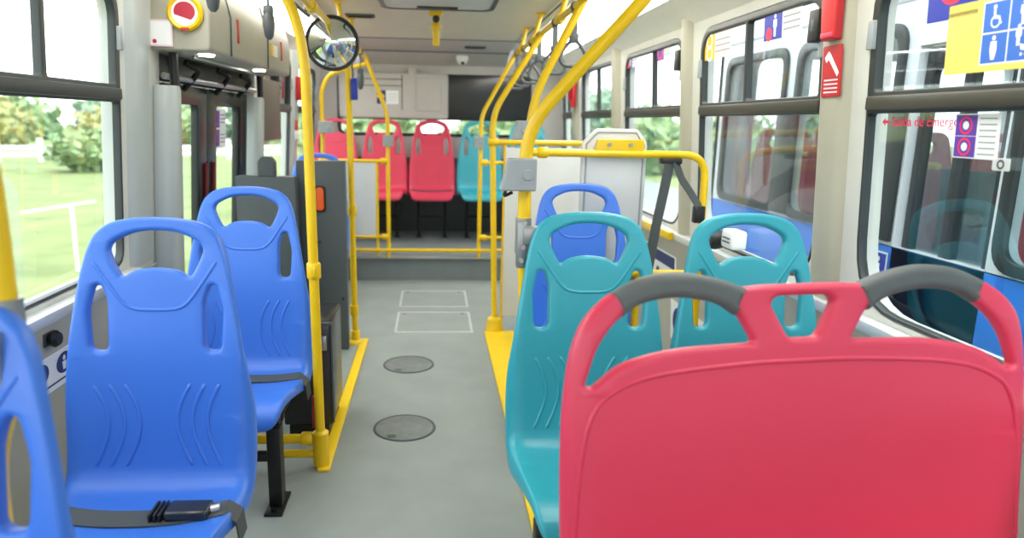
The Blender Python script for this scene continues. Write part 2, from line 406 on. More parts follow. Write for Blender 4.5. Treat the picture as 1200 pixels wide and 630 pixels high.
# jamb covers: tall half round cases flaring to the foot
def jamb(y0, y1, d, ztop, name, label):
    r = thing(name, label, 'door post cover', (LX(0.0, -0.02), (y0 + y1) / 2, 0.0))
    vs = []; fs = []; n = 13; zs = [0.0, 0.3, 0.7, 1.1, ztop - 0.02, ztop]
    for q, z in enumerate(zs):
        k = 1.0 + 0.22 * (1 - z / ztop); kk = 0.93 if q == len(zs) - 1 else 1
        for i in range(n):
            a = PI * i / (n - 1); yy = (y0 + y1) / 2 - math.copysign(abs(math.cos(a)) ** 0.6, math.cos(a)) * (y1 - y0) / 2 * k * kk
            vs.append((LX(z, -0.002 - d * k * kk * math.sin(a) ** 0.6), yy, z))
    for q in range(len(zs) - 1):
        for i in range(n - 1): fs.append((q * n + i, q * n + i + 1, (q + 1) * n + i + 1, (q + 1) * n + i))
    fs.append(tuple(range((len(zs) - 1) * n, len(zs) * n)))
    for q in range(len(zs) - 1): fs.append((q * n, (q + 1) * n, (q + 2) * n - 1, (q + 1) * n - 1))
    obj('cover_shell', MB().add(vs, fs), M['jamb'], r, smooth=50)
    obj('drive_shaft', MB().cyl((LX(1.5, -0.05), (y0 + y1) / 2 + 0.02, ztop), (LX(1.5, -0.05), (y0 + y1) / 2 + 0.02, 1.53), 0.018), M['steel_black'], r)
    return r
jamb(2.91, 3.04, 0.075, 1.40, 'door_post_cover', 'tall grey rounded post cover at the near side of the bus door')
jamb(4.33, 4.47, 0.075, 1.40, 'door_post_cover', 'tall pale grey rounded post cover at the far side of the bus door')

# door header box with its round sign, sticker and downlights
hb = thing('door_header_box', 'long beige door mechanism box above the left bus door', 'mechanism box', (-0.98, 3.66, 1.53))
pf = rnd([(-1.115, 1.53), (-0.865, 1.53), (-0.86, 1.70), (-0.90, 1.855), (-1.115, 1.855)], [0.0, 0.02, 0.05, 0.03, 0.0])
obj('cover', MB().plate([(a, b) for a, b in pf], [], 0.77, 0.008, lambda x, z, t: (x, 3.67 + t, z)), M['box'], hb)
for y in (3.18, 3.86):
    obj('cover_seam', MB().tube([(-0.862, y, 1.535), (-0.857, y, 1.69), (-0.893, y, 1.84)], 0.004, n=6), M['dark'], hb)
for y in (3.30, 4.20):
    obj('red_marker_strip', MB().box((-0.8675, y - 0.012, 1.60), (-0.858, y + 0.012, 1.70)), M['signred'], hb)
for y in (3.06, 3.95):
    obj('downlight', MB().lathe([(0.0, 1.524), (0.03, 1.524), (0.032, 1.531)], (-0.93, y, 0)), M['spot'], hb)
obj('gear_bar', MB().box((-1.0, 3.1, 1.515), (-0.985, 4.3, 1.53), 0.004), M['metal'], hb)
sg = thing('round_sign', 'round yellow rimmed sign with red middle on the door box end', 'sign', (-0.95, 2.895, 1.655))
fnE = lambda x, z, t: (x, 2.893 - t, z)
sx, sz = -0.949, 1.668
obj('rim', MB().lathe([(0.0, 0.0), (0.068, 0.0), (0.068, -0.012), (0.060, -0.020), (0.048, -0.014), (0.0, -0.014)], (sx, 2.897, sz), 'y', 32), M['yellow'], sg)
obj('white_disc', MB().lathe([(0.0, -0.0150), (0.049, -0.0150), (0.049, -0.013)], (sx, 2.897, sz), 'y', 32), M['signwhite'], sg)
a_ = [(sx + 0.040 * math.cos(t * PI / 12 - 1.0), sz + 0.004 + 0.036 * math.sin(t * PI / 12 - 1.0)) for t in range(0, 18)]
obj('red_emblem', MB().poly(a_, fnE, 0.012), M['redinset'], sg)
obj('rim_mark', MB().box((sx - 0.015, 2.874, sz - 0.066), (sx + 0.015, 2.880, sz - 0.055)), M['signred'], sg)
st = thing('paper_notice', 'white paper notice with red edge on the door box end', 'notice', (-1.045, 2.893, 1.55))
obj('sheet', MB().box((-1.09, 2.8905, 1.545), (-1.003, 2.8935, 1.64)), M['signwhite'], st)
obj('border', MB().plate(rect(-1.092, -1.001, 1.543, 1.642), [rect(-1.086, -1.007, 1.549, 1.636)], 0.0005, 0.0, lambda x, z, t: (x, 2.8895 + t, z)), M['signpink'], st)
obj('red_mark', MB().disc(-1.07, 1.562, 0.008, lambda x, z, t: (x, 2.890 - t, z)), M['signred'], st)
fl = thing('square_label', 'small yellow and white label on the long face of the door box', 'label', (-0.858, 4.05, 1.62))
obj('yellow_half', MB().box((-0.8645, 3.93, 1.605), (-0.857, 3.985, 1.665)), M['signgold'], fl)
obj('white_half', MB().box((-0.8645, 3.985, 1.605), (-0.857, 4.08, 1.665)), M['signwhite'], fl)

# ------------------------------------------------------------------ seats
PROF = spl([(-0.447, 0.295), (-0.446, 0.320), (-0.425, 0.344), (-0.38, 0.354), (-0.30, 0.348), (-0.20, 0.337), (-0.11, 0.333), (-0.060, 0.344), (-0.028, 0.376), (-0.012, 0.43), (0.0, 0.52), (0.018, 0.69), (0.040, 0.84), (0.056, 0.93), (0.073, 1.04)], 8)
SL = [0.0]
for a, b in zip(PROF, PROF[1:]): SL.append(SL[-1] + math.hypot(b[0] - a[0], b[1] - a[1]))
def S_of(z):                                    # arc length of a height on the backrest
    for i in range(56, len(PROF) - 1):
        if PROF[i][1] <= z <= PROF[i + 1][1]:
            return SL[i] + (SL[i + 1] - SL[i]) * (z - PROF[i][1]) / (PROF[i + 1][1] - PROF[i][1])
    return SL[-1]
def at_s(s):
    s = max(0, min(SL[-1] - 1e-6, s))
    i = max(k for k in range(len(SL) - 1) if SL[k] <= s)
    t = (s - SL[i]) / (SL[i + 1] - SL[i]); a, b = PROF[i], PROF[i + 1]
    d = (b[0] - a[0], b[1] - a[1]); L = math.hypot(*d)
    if i + 2 < len(PROF):
        c = PROF[i + 2]; d2 = (c[0] - b[0], c[1] - b[1]); L2 = math.hypot(*d2)
        d = (d[0] / L * (1 - t) + d2[0] / L2 * t, d[1] / L * (1 - t) + d2[1] / L2 * t); L = math.hypot(*d)
    return (a[0] + (b[0] - a[0]) * t, a[1] + (b[1] - a[1]) * t), (-d[1] / L, d[0] / L)
SEC = {}
def shell_fn(wide):
    def fn(x, s, t):
        key = round(s, 5)
        if key not in SEC: SEC[key] = at_s(s)
        p, n = SEC[key]
        z = p[1]
        c = 0.022 * min(1.0, abs(x) / wide) ** 3 if s < S_of(0.9) else 0.022 * min(1.0, abs(x) / wide) ** 3 * max(0.0, 1 - (z - 0.9) / 0.12)
        c -= 0.030 * max(0.0, (abs(x) / wide - 0.86) / 0.14) ** 2
        return (x, p[0] + n[0] * (t + c), p[1] + n[1] * (t + c))
    return fn
fn1 = shell_fn(0.235)
def mirr(pts): return [(-a, b) for a, b in reversed(pts)]
zz = lambda lst: [(a, S_of(b)) for a, b in lst]
right = [(0.0, 0.0), (0.12, 0.0), (0.175, 0.012), (0.200, 0.045), (0.212, 0.12), (0.224, 0.25), (0.233, 0.36)]
right += zz([(0.236, 0.42), (0.236, 0.50), (0.231, 0.58), (0.216, 0.68), (0.198, 0.80), (0.180, 0.90), (0.166, 0.955), (0.146, 0.992), (0.11, 1.017), (0.05, 1.029)]) + [(0.0, S_of(1.031))]
right = spl(right, 5)
OUT1 = [tuple(p) for p in right[:-1]] + [(0.0, S_of(1.031))] + mirr([tuple(p) for p in right[1:-1]])
hole = spl(zz([(0.0, 0.905), (0.05, 0.899), (0.078, 0.884), (0.092, 0.892), (0.112, 0.935), (0.114, 0.955), (0.100, 0.972), (0.055, 0.992), (0.0, 0.998), (-0.055, 0.992), (-0.100, 0.972), (-0.114, 0.955), (-0.112, 0.935), (-0.092, 0.892), (-0.078, 0.884), (-0.05, 0.899)]), 4, True)
slot = rnd(zz([(0.118, 0.698), (0.160, 0.698), (0.166, 0.80), (0.150, 0.862), (0.132, 0.862), (0.118, 0.825)]), 0.02, 5)
HOLES1 = [hole, slot, mirr(slot)]
CU = [x * 0.03 for x in range(-8, 9)]; CV = [0.015 * k for k in range(1, 80)]
GEO1 = plate_geo(OUT1, HOLES1, 0.017, 0.010, CU, CV)
def seat_shell():
    m = MB().add([fn1(*v) for v in GEO1[0]], GEO1[1])
    def rib(pts, r=0.0058):
        P = [fn1(a, s, 0.0148) for a, s in spl(pts, 6)]
        m.tube(P, r, n=8, radii=[r * (0.35 if i in (0, len(P) - 1) else 1) for i in range(len(P))])
    for sgn in (-1, 1):
        for x0, x1, z0, z1 in ((0.158, 0.136, 0.40, 0.615), (0.121, 0.098, 0.40, 0.615), (0.084, 0.060, 0.40, 0.615)):
            rib([(sgn * x0, S_of(z0)), (sgn * (x1 - 0.002), S_of(0.455)), (sgn * (x1 - 0.014), S_of(0.51)), (sgn * (x1 - 0.004), S_of(0.565)), (sgn * (x0 - 0.002), S_of(z1))])
    # raised pad outline under the handle
    rib(zz([(-0.152, 0.922), (-0.118, 0.872), (-0.085, 0.826), (-0.055, 0.805), (0.0, 0.801), (0.055, 0.805), (0.085, 0.826), (0.118, 0.872), (0.152, 0.922)]), 0.0055)
    return m
SHELL = {}
def seat(name, label, color, loc, group=None, belt=None, legs='aisle', leg_x=0.17, belt_col='strap'):
    r = thing(name, label, 'bus seat', loc, group)
    if color not in SHELL:
        SHELL[color] = obj('seat_shell', seat_shell(), M[color], r, local=True, smooth=50)
    else:
        o = SHELL[color].copy(); C.objects.link(o); o.parent = r
    fr = MB().box((-0.19, -0.36, 0.285), (0.19, -0.325, 0.312), 0.004).box((-0.19, -0.14, 0.285), (0.19, -0.105, 0.312), 0.004)
    fr.box((-0.185, -0.40, 0.29), (-0.155, -0.06, 0.316), 0.004).box((0.155, -0.40, 0.29), (0.185, -0.06, 0.316), 0.004)
    obj('seat_frame', fr, M['steel_black'], r, local=True)
    def leg(x, y, zt=0.290):
        l = MB().box((x - 0.022, y - 0.03, 0.008), (x + 0.022, y + 0.03, zt), 0.004)
        l.box((x - 0.03, y - 0.075, 0.0), (x + 0.03, y + 0.075, 0.010), 0.003)
        for q in (-0.052, 0.052): l.lathe([(0.0, 0.02), (0.011, 0.02), (0.011, 0.008)], (x, y + q, 0), n=10)
        obj('leg', l, M['steel_black'], r, local=True)
    if legs == 'aisle':
        leg(leg_x, -0.395); leg(-leg_x, -0.34)
        obj('cross_bar', MB().box((-0.17, -0.38, 0.15), (0.17, -0.35, 0.18), 0.004), M['steel_black'], r, local=True)
    elif legs == 'rear':
        for x in (-0.13, 0.13):
            l = MB().tube([(x, -0.12, 0.29), (x, -0.12, -0.098)], 0.016, n=10).box((x - 0.03, -0.16, -0.098), (x + 0.03, -0.08, -0.09), 0.002)
            obj('leg', l, M['steel_black'], r, local=True)
        obj('cross_bar', MB().tube([(-0.13, -0.12, 0.11), (0.13, -0.12, 0.11)], 0.012, n=8), M['steel_black'], r, local=True)
    if belt:
        bs, x0, x1, bk = belt; sag = 0.035 if bk else 0.0
        bl = MB(); pts = [fn1(x0 + (x1 - x0) * k / 16, bs - sag * math.sin(PI * k / 16), 0.021 + 0.004 * math.sin(PI * k / 16)) for k in range(17)]
        pts = [(pts[0][0] - 0.006, pts[0][1], pts[0][2] - 0.055)] + pts + [(pts[-1][0] + 0.006, pts[-1][1], pts[-1][2] - 0.055)]
        bl.ribbon(pts, (0, 1, 0.05), 0.062, 0.004)
        b = obj('seat_belt', bl, M[belt_col], r, local=True)
        if bk:
            p = fn1(bk, bs - 0.02, 0.031)
            k = MB().box((p[0] - 0.045, p[1] - 0.032, p[2] - 0.010), (p[0] + 0.055, p[1] + 0.030, p[2] + 0.016), 0.008, 3)
            obj('buckle', k, M['blackgloss'], b, local=True)
            k = MB()
            for q in range(3): k.box((p[0] - 0.078 + q * 0.011, p[1] - 0.034, p[2] - 0.008), (p[0] - 0.071 + q * 0.011, p[1] + 0.034, p[2] + 0.012), 0.002)
            obj('buckle_tongue', k, M['black'], b, local=True)
            k = MB().tube([fn1(bk + 0.055, bs - 0.015, 0.026), fn1(bk + 0.075, bs - 0.012, 0.026)], 0.012, n=10)
            obj('buckle_pin', k, M['metal'], b, local=True)
    return r
BELT = S_of(0.50) - 0.30
s1 = seat('bus_chair', 'bright blue seat nearest on the left with a black belt buckle, fully in view', 'blue', (-0.695, 1.735, 0), None, (0.305, -0.235, 0.235, 0.12))
s2 = seat('bus_chair', 'second blue seat on the left, beside the tall yellow pole', 'blue', (-0.69, 2.59, 0), None, (0.335, -0.236, 0.236, None))
ec = obj('red_belt_release', MB().box((0.245, -0.12, 0.235), (0.262, -0.095, 0.275), 0.003).box((0.244, -0.12, 0.15), (0.264, -0.096, 0.236), 0.004), M['signred'], s2, local=True)
s0 = seat('bus_chair', 'dark shaded blue seat cut off by the left edge, below the yellow pole', 'blue', (-0.727, 0.93, 0), None, None)
s4 = seat('bus_chair', 'blue seat barely showing behind the dark grey panels on the left', 'blue', (-0.86, 5.30, 0.0), None, None)
t1 = seat('bus_chair', 'teal seat by the aisle, fixed to a yellow pole with a metal bracket', 'teal', (0.452, 1.93, 0), None, None)
t2 = seat('bus_chair', 'teal seat next to the right window behind the red bench', 'teal', (0.925, 1.93, 0), None, None)
s3 = seat('bus_chair', 'blue seat on the right in front of the pale grey backrest panel', 'blue', (0.625, 2.91, 0), None, None)
RS = [(-0.915, 'red', 'leftmost of the three red rear seats, behind a grey stop button'), (-0.463, 'red', 'middle of the three red rear seats, left of the aisle centre'), (-0.011, 'red', 'red rear seat in the centre of the aisle view with a black belt'), (0.441, 'teal', 'teal rear seat directly right of the centre red seat'), (0.893, 'teal', 'rightmost rear teal seat mostly hidden behind poles and a partition')]
for i, (x, c, lab) in enumerate(RS):
    rr = seat('bus_chair', lab, c, (x, 6.72, 0.295), 'row of rear platform seats', (0.345, -0.225, 0.225, None) if i == 2 else None, legs='rear'); rr.scale = (0.94, 1, 0.965)

# wide red bench in the foreground
def bench():
    r = thing('double_bench', 'wide red two-person bench seat with two grey hand grips in the foreground', 'bench seat', (0.742, 1.225, 0.010))
    r.rotation_euler = (0, -0.025, 0.05)
    W = 0.486
    fnb = shell_fn(W)
    rt = [(0.0, 0.0), (0.34, 0.0), (0.40, 0.015), (0.42, 0.06), (0.435, 0.20), (0.447, 0.36)]
    rt += zz([(0.452, 0.50), (0.450, 0.70), (0.440, 0.82), (0.425, 0.888), (0.402, 0.930), (0.360, 0.966), (0.300, 0.992), (0.235, 1.0), (0.165, 0.988), (0.120, 0.972), (0.07, 0.974)]) + [(0.0, S_of(0.974))]
    rt = spl(rt, 5)
    outer = [tuple(p) for p in rt] + mirr([tuple(p) for p in rt[1:-1]])
    h1 = rnd(zz([(0.090, 0.838), (0.105, 0.938), (0.160, 0.955), (0.235, 0.962), (0.300, 0.953), (0.352, 0.922), (0.385, 0.872), (0.412, 0.775), (0.398, 0.770), (0.345, 0.812), (0.250, 0.833)]), [0.012, 0.01, 0.05, 0.05, 0.05, 0.04, 0.03, 0.01, 0.01, 0.05, 0.05], 6)
    h1 = rnd(zz([(0.092, 0.864), (0.125, 0.925), (0.160, 0.945), (0.235, 0.960), (0.300, 0.952), (0.352, 0.918), (0.388, 0.872), (0.412, 0.800), (0.398, 0.796), (0.345, 0.838), (0.250, 0.860)]), [0.012, 0.03, 0.04, 0.06, 0.05, 0.04, 0.03, 0.012, 0.012, 0.05, 0.06], 6)
    h2 = rnd(zz([(-0.028, 0.870), (0.028, 0.870), (0.062, 0.938), (0.05, 0.952), (-0.05, 0.952), (-0.062, 0.938)]), 0.012, 4)
    g = plate_geo(outer, [h1, mirr(h1), h2], 0.017, 0.011, [x * 0.035 for x in range(-14, 15)], CV)
    def fn(x, s, t):
        return fnb(x * 1.068, s, t)
    m = MB().add([fn(*v) for v in g[0]], g[1])
    cr = zz([(-0.435, 0.45), (-0.425, 0.62), (-0.405, 0.735), (-0.365, 0.785), (-0.28, 0.813), (-0.12, 0.826), (0.0, 0.828), (0.12, 0.826), (0.28, 0.813), (0.365, 0.785), (0.405, 0.735), (0.425, 0.62), (0.435, 0.45)])
    P = [fn(a, s, 0.0148) for a, s in spl(cr, 8)]; m.tube(P, 0.0055, n=8)
    obj('seat_shell', m, M['red'], r, local=True, smooth=50)
    for sg_ in (-1, 1):
        top = zz([(0.358, 0.968), (0.300, 0.995), (0.235, 1.003), (0.165, 0.991), (0.105, 0.968)])
        bot = zz([(0.128, 0.918), (0.165, 0.942), (0.235, 0.956), (0.300, 0.948), (0.338, 0.925)])
        pl = spl(top, 6) + spl(bot, 6)
        if sg_ < 0: pl = mirr([tuple(p) for p in pl])
        gg = plate_geo([tuple(p) for p in pl], [], 0.021, 0.014, [x * 0.03 for x in range(-14, 15)], CV)
        gr = obj('hand_grip', MB().add([fn(*v) for v in gg[0]], gg[1]), M['grip'], r, local=True, smooth=60); gr['label'] = 'grey rubber grip'
    fr = MB().box((-0.40, -0.36, 0.275), (0.40, -0.325, 0.31), 0.004).box((-0.40, -0.14, 0.275), (0.40, -0.105, 0.31), 0.004)
    obj('seat_frame', fr, M['steel_black'], r, local=True)
    for x in (-0.3, 0.3):
        obj('leg', MB().box((x - 0.022, -0.36, 0.008), (x + 0.022, -0.30, 0.29), 0.004).box((x - 0.03, -0.40, 0.0), (x + 0.03, -0.26, 0.01), 0.003), M['steel_black'], r, local=True)
bench()

# ------------------------------------------------------------------ poles and rails
PR = 0.0175
def collar(m, p, ax, r=0.027, h=0.03):
    a = Vector(p); d = Vector(ax).normalized(); m.tube([a - d * h, a - d * h * 0.8, a + d * h * 0.8, a + d * h], r, n=16, radii=[r * 0.9, r, r, r * 0.9]); return m
def flange(x, y, z=0.0):
    return MB().lathe([(0.0, z + 0.012), (0.048, z + 0.012), (0.05, z), (0.05, z + 0.006), (0.046, z + 0.014), (0.03, z + 0.025), (0.027, z + 0.075), (0.018, z + 0.08)], (x, y, 0), n=22)
RAILX, RAILZ, RAILLX, RAILLZ = 0.625, 1.79, -0.52, 1.75
# near left pole
p = thing('grab_pole', 'near left yellow grab pole beside the second blue seat', 'grab pole', (-0.42, 2.46, 0))
obj('pole', MB().tube([(-0.415, 2.46, 0.012), (-0.428, 2.46, 1.46), (-0.45, 2.46, 1.60), (RAILLX, 2.46, RAILLZ)], PR, 0.10, 18), M['yellow'], p)
obj('base_flange', MB().lathe([(0.0, 0.012), (0.03, 0.012), (0.03, 0.14), (0.018, 0.15)], (-0.415, 2.46, 0), n=20), M['yellow'], p)
obj('clamp', collar(MB(), (-0.421, 2.46, 0.755), (0, 0, 1), 0.025, 0.028).box((-0.43, 2.425, 0.735), (-0.41, 2.445, 0.775), 0.003), M['yellow'], p)
for z in (0.115, 0.055):
    obj('floor_rail', MB().tube([(-0.42, 2.46, z), (-0.80, 2.46, z)], 0.015 if z < 0.1 else 0.018), M['yellow'], p)
obj('rail_collar', collar(MB(), (-0.465, 2.46, 0.115), (1, 0, 0), 0.026, 0.02), M['yellow'], p)
# far left pole
p = thing('grab_pole', 'far left yellow grab pole with blue tag beside the dark grey panels', 'grab pole', (-0.452, 3.97, 0))
obj('pole', MB().tube([(-0.452, 3.97, 0.0), (-0.462, 3.97, 1.60), (RAILLX, 3.97, RAILLZ)], PR, 0.08, 16), M['yellow'], p)
obj('base_flange', flange(-0.452, 3.97, 0.0), M['yellow'], p)
for z in (0.20, 0.78): obj('clamp', collar(MB(), (-0.455, 3.97, z), (0, 0, 1), 0.026, 0.03), M['yellow'], p)
tg = obj('pole_tag', MB().box((-0.447, 3.935, 1.385), (-0.41, 3.965, 1.50), 0.008), M['signblue'], p); tg['label'] = 'blue plastic tag'
# teal seat pole (near right)
p = thing('grab_pole', 'big bent yellow pole rising from the teal aisle seat to the ceiling', 'grab pole', (0.272, 2.05, 0))
obj('pole', MB().tube([(0.42, 2.10, 0.014), (0.42, 2.10, 0.28), (0.290, 2.055, 0.56), (0.268, 2.05, 0.95), (0.268, 2.05, 1.265), (0.40, 2.02, 1.42), (0.625, 1.95, 1.68), (0.74, 1.93, 1.92)], PR + 0.0015, 0.16, 18), M['yellow'], p)
obj('base_flange', flange(0.42, 2.10, 0.014), M['yellow'], p)
b = MB().tube([(0.268, 2.05, 0.90), (0.268, 2.05, 1.005)], 0.024, n=16)
b.box((0.245, 2.005, 0.86), (0.275, 2.035, 1.0), 0.006).box((0.262, 2.00, 0.93), (0.318, 2.03, 0.985), 0.008)
bk = obj('seat_bracket', b, M['bracket'], p); bk['label'] = 'cast metal bracket'
for x, z in ((0.258, 0.885), (0.262, 0.925), (0.296, 0.958)):
    obj('bolt', MB().lathe([(0.0, -0.012), (0.007, -0.012), (0.008, 0.0)], (x, 2.004, z), 'y', 10), M['metal'], bk)
# second right pole, Y 3.05, joined to the guard rail
p = thing('grab_pole', 'second bent yellow pole on the right, behind the teal seat pole', 'grab pole', (0.415, 3.05, 0))
obj('pole', MB().tube([(0.415, 3.05, 0.0), (0.412, 3.05, 1.36), (RAILX, 3.05, RAILZ)], PR, 0.14, 16), M['yellow'], p)
obj('base_flange', flange(0.415, 3.05), M['yellow'], p)
g = thing('guard_rail', 'yellow guard rail with bent end in front of the pale backrest panel', 'guard rail', (0.8, 3.06, 0))
obj('top_rail', MB().tube([(0.43, 3.06, 1.155), (1.205, 3.06, 1.155), (1.215, 3.06, 0.35), (1.28, 3.06, 0.30)], 0.0165, 0.10, 16), M['yellow'], g)
obj('rail_collar', collar(MB(), (0.475, 3.06, 1.155), (1, 0, 0), 0.024, 0.022), M['yellow'], g)
obj('low_rail', MB().tube([(0.43, 3.06, 0.62), (1.2, 3.06, 0.62)], 0.0165), M['yellow'], g)
obj('post', MB().tube([(0.93, 3.06, 0.62), (0.93, 3.06, 0.0)], 0.014), M['yellow'], g)
# far right pole
p = thing('grab_pole', 'far right yellow pole with a wide floor flange at the aisle edge', 'grab pole', (0.385, 4.19, 0))
obj('pole', MB().tube([(0.385, 4.19, 0.0), (0.345, 4.19, 1.33), (RAILX, 4.19, RAILZ)], PR, 0.10, 16), M['yellow'], p)
obj('base_flange', MB().lathe([(0.0, 0.014), (0.058, 0.014), (0.055, 0.03), (0.045, 0.085), (0.022, 0.10)], (0.385, 4.19, 0), n=22), M['yellow'], p)
obj('collar', collar(MB(), (0.352, 4.19, 1.165), (1, 0, 0), 0.026, 0.03), M['yellow'], p)
# partition right with its rail
q = thing('divider_panel', 'pale grey partition panel behind the blue right seat under a yellow rail', 'partition', (0.8, 4.22, 0))
obj('panel', MB().box((0.43, 4.205, 0.10), (1.24, 4.225, 1.135), 0.004), M['pale'], q)
obj('top_rail', MB().tube([(0.37, 4.215, 1.165), (1.24, 4.215, 1.165)], 0.016), M['yellow'], q)
obj('edge_post', MB().tube([(0.428, 4.215, 0.0), (0.428, 4.215, 1.15)], 0.010), M['yellow'], q)
# backrest panel for wheelchair bay
q = thing('backrest_panel', 'tall pale grey backrest panel with cut corners on the yellow guard rail', 'backrest panel', (0.795, 3.10, 0))
obj('board', MB().plate(rnd([(0.655, 0.12), (0.945, 0.12), (0.945, 1.20), (0.90, 1.262), (0.715, 1.262), (0.655, 1.20)], 0.015), [], 0.018, 0.006, lambda x, z, t: (x, 3.105 + t, z)), M['pale'], q)
obj('rim', MB().tube([(0.672, 3.086, 0.14), (0.672, 3.086, 1.195), (0.722, 3.086, 1.247), (0.892, 3.086, 1.247), (0.928, 3.086, 1.195), (0.928, 3.086, 0.14)], 0.004, n=6), M['box_grey'], q)
bp = obj('mounting_plate', MB().plate(rnd([(0.70, 1.15), (0.92, 1.15), (0.92, 1.218), (0.715, 1.218)], 0.008), [], 0.012, 0.003, lambda x, z, t: (x, 3.062 + t, z)), M['yellow'], q); bp['label'] = 'yellow steel plate'
for x in (0.765, 0.86): obj('bolt', MB().lathe([(0.0, -0.006), (0.009, -0.006), (0.009, 0.0)], (x, 3.05, 1.195), 'y', 10), M['bracket'], bp)

# rear platform guard rails: left and right
def rear_frame(sg_, name, label, xin, xo, lx, lz, xs):
    g = thing(name, label, 'guard rail', ((xin + xo) / 2, 5.62, 0.2))
    obj('post', MB().tube([(xin, 5.62, 0.2), (xin, 5.62, 1.325), (lx, 5.62, lz)], 0.016, 0.08, 14), M['yellow'], g)
    for z in (0.965, 0.36): obj('cross_rail', MB().tube([(xin, 5.62, z), (xo, 5.62, z)], 0.014), M['yellow'], g)
    for z in (0.965, 0.36): obj('clamp', collar(MB(), (xin - sg_ * -0.03, 5.62, z), (1, 0, 0), 0.025, 0.028), M['yellow'], g)
    obj('outer_post', MB().tube([(xs, 5.62, 0.2 if sg_ < 0 else 0.0), (xs, 5.62, 0.965 if sg_ < 0 else 1.03)], 0.012), M['yellow'], g)
    return g
g = rear_frame(-1, 'guard_rail', 'yellow guard rail at the left of the rear platform step', -0.357, -0.90, RAILLX, RAILLZ, -0.445)
obj('infill_panel', MB().box((-0.74, 5.615, 0.36), (-0.455, 5.625, 0.96)), M['pale'], g)
g = rear_frame(1, 'guard_rail', 'yellow guard rail at the right of the rear platform step', 0.374, 0.60, RAILX, RAILZ, 0.588)
g = thing('guard_rail', 'low yellow rail running across the edge of the rear platform step', 'guard rail', (-0.05, 5.60, 0.2))
obj('rail', MB().tube([(-0.66, 5.60, 0.255), (0.60, 5.60, 0.255)], 0.015), M['yellow'], g)
for x in (-0.36, 0.374): obj('foot', MB().cyl((x, 5.60, 0.195), (x, 5.60, 0.255), 0.012), M['yellow'], g)
p = thing('grab_pole', 'short yellow pole with hooked top beside the leftmost red rear seat', 'grab pole', (-0.86, 5.62, 0.2))
obj('pole', MB().tube([(-0.865, 5.62, 0.2), (-0.862, 5.62, 1.50), (-0.80, 5.62, 1.62), (RAILLX, 5.62, 1.70)], 0.016, 0.09, 14), M['yellow'], p)
# overhead rails
def overhead(name, label, X, Z, y0, y1, br, xc, zc):
    g = thing(name, label, 'overhead rail', (X, (y0 + y1) / 2, Z))
    obj('rail', MB().tube([(X, y0, Z), (X, y1, Z)], 0.016, n=14), M['yellow'], g)
    for y in br:
        b = MB(); collar(b, (X, y, Z), (0, 1, 0), 0.026, 0.035); b.tube([(X, y, Z), (xc, y, zc)], 0.014, n=10); b.lathe([(0.0, zc - 0.008), (0.03, zc - 0.008), (0.03, zc + 0.004)], (xc, y, 0), n=14)
        obj('bracket', b, M['yellow'], g)
overhead('overhead_rail', 'yellow overhead rail with hanging straps along the right ceiling edge', RAILX, RAILZ, 1.2, 5.66, (1.5, 3.62, 4.55, 5.25), 0.665, 1.945)
overhead('overhead_rail', 'yellow overhead rail along the left ceiling edge near the mirror', RAILLX, RAILLZ, 0.9, 5.66, (1.4, 3.2, 4.35, 5.0), -0.56, 1.945)
bl = thing('overhead_rail', 'slim dark strap bar under the left ceiling cove', 'overhead rail', (-0.72, 2.9, 1.86))
obj('rail', MB().tube([(-0.72, 1.4, 1.86), (-0.72, 4.3, 1.86)], 0.011, n=10), M['hang'], bl)
for y in (1.6, 2.9, 4.2): obj('bracket', MB().cyl((-0.72, y, 1.86), (-0.72, y, 1.932), 0.009), M['hang'], bl)
# front left foreground pole with bracket
p = thing('grab_pole', 'yellow grab pole at the left picture edge with a grey metal bracket', 'grab pole', (-0.605, 1.02, 0))
obj('pole', MB().tube([(-0.675, 1.04, 0.0), (-0.675, 1.04, 0.76), (-0.615, 1.02, 0.90), (-0.615, 1.02, 1.25), (-0.66, 1.02, 1.55), (-0.72, 1.02, 1.90)], PR, 0.15, 18), M['yellow'], p)
b = MB().tube([(-0.615, 1.02, 0.90), (-0.615, 1.02, 1.02)], 0.024, n=16).box((-0.63, 0.96, 0.88), (-0.596, 1.02, 0.985), 0.006)
bk = obj('seat_bracket', b, M['bracket'], p); bk['label'] = 'cast metal bracket'
for z in (0.905, 0.955): obj('bolt', MB().lathe([(0.0, -0.012), (0.007, -0.012), (0.008, 0.0)], (-0.613, 0.966, z), 'y', 10), M['metal'], bk)

# stop buttons
def stop_button(label, x, y, z, w, h, sl=0.0, cable=False, group=None):
    r = thing('stop_button', label, 'stop button', (x, y, z), group)
    obj('case', MB().plate(rnd([(-w / 2 - sl, -h / 2), (w / 2, -h / 2), (w / 2, h / 2), (-w / 2 + sl * 0.3, h / 2)], 0.006), [], 0.03, 0.005, lambda a, b, t: (x + a, y - 0.032 + t, z + b)), M['box_grey'], r)
    obj('button', MB().lathe([(0.0, -0.006), (0.014, -0.006), (0.017, 0.0)], (x + w * 0.2, y - 0.062, z), 'y', 14), M['box_grey'], r)
    if cable: obj('cable', MB().tube([(x - w / 2, y - 0.03, z - h / 2), (x - w / 2 - 0.006, y - 0.03, z - h / 2 - 0.018), (x - w / 2 + 0.02, y - 0.03, z - h / 2 - 0.006)], 0.005, 0.012, 8), M['black'], r)
stop_button('large grey stop button box on the pole behind the teal aisle seat', 0.252, 2.05, 1.135, 0.085, 0.092, 0.018, True)
stop_button('grey stop button on the left post of the rear platform', -0.352, 5.62, 1.125, 0.08, 0.085)
stop_button('grey stop button on the right post of the rear platform', 0.358, 5.62, 1.125, 0.08, 0.085)
stop_button('grey stop button on the short hooked pole by the leftmost red seat', -0.83, 5.62, 1.22, 0.11, 0.09)
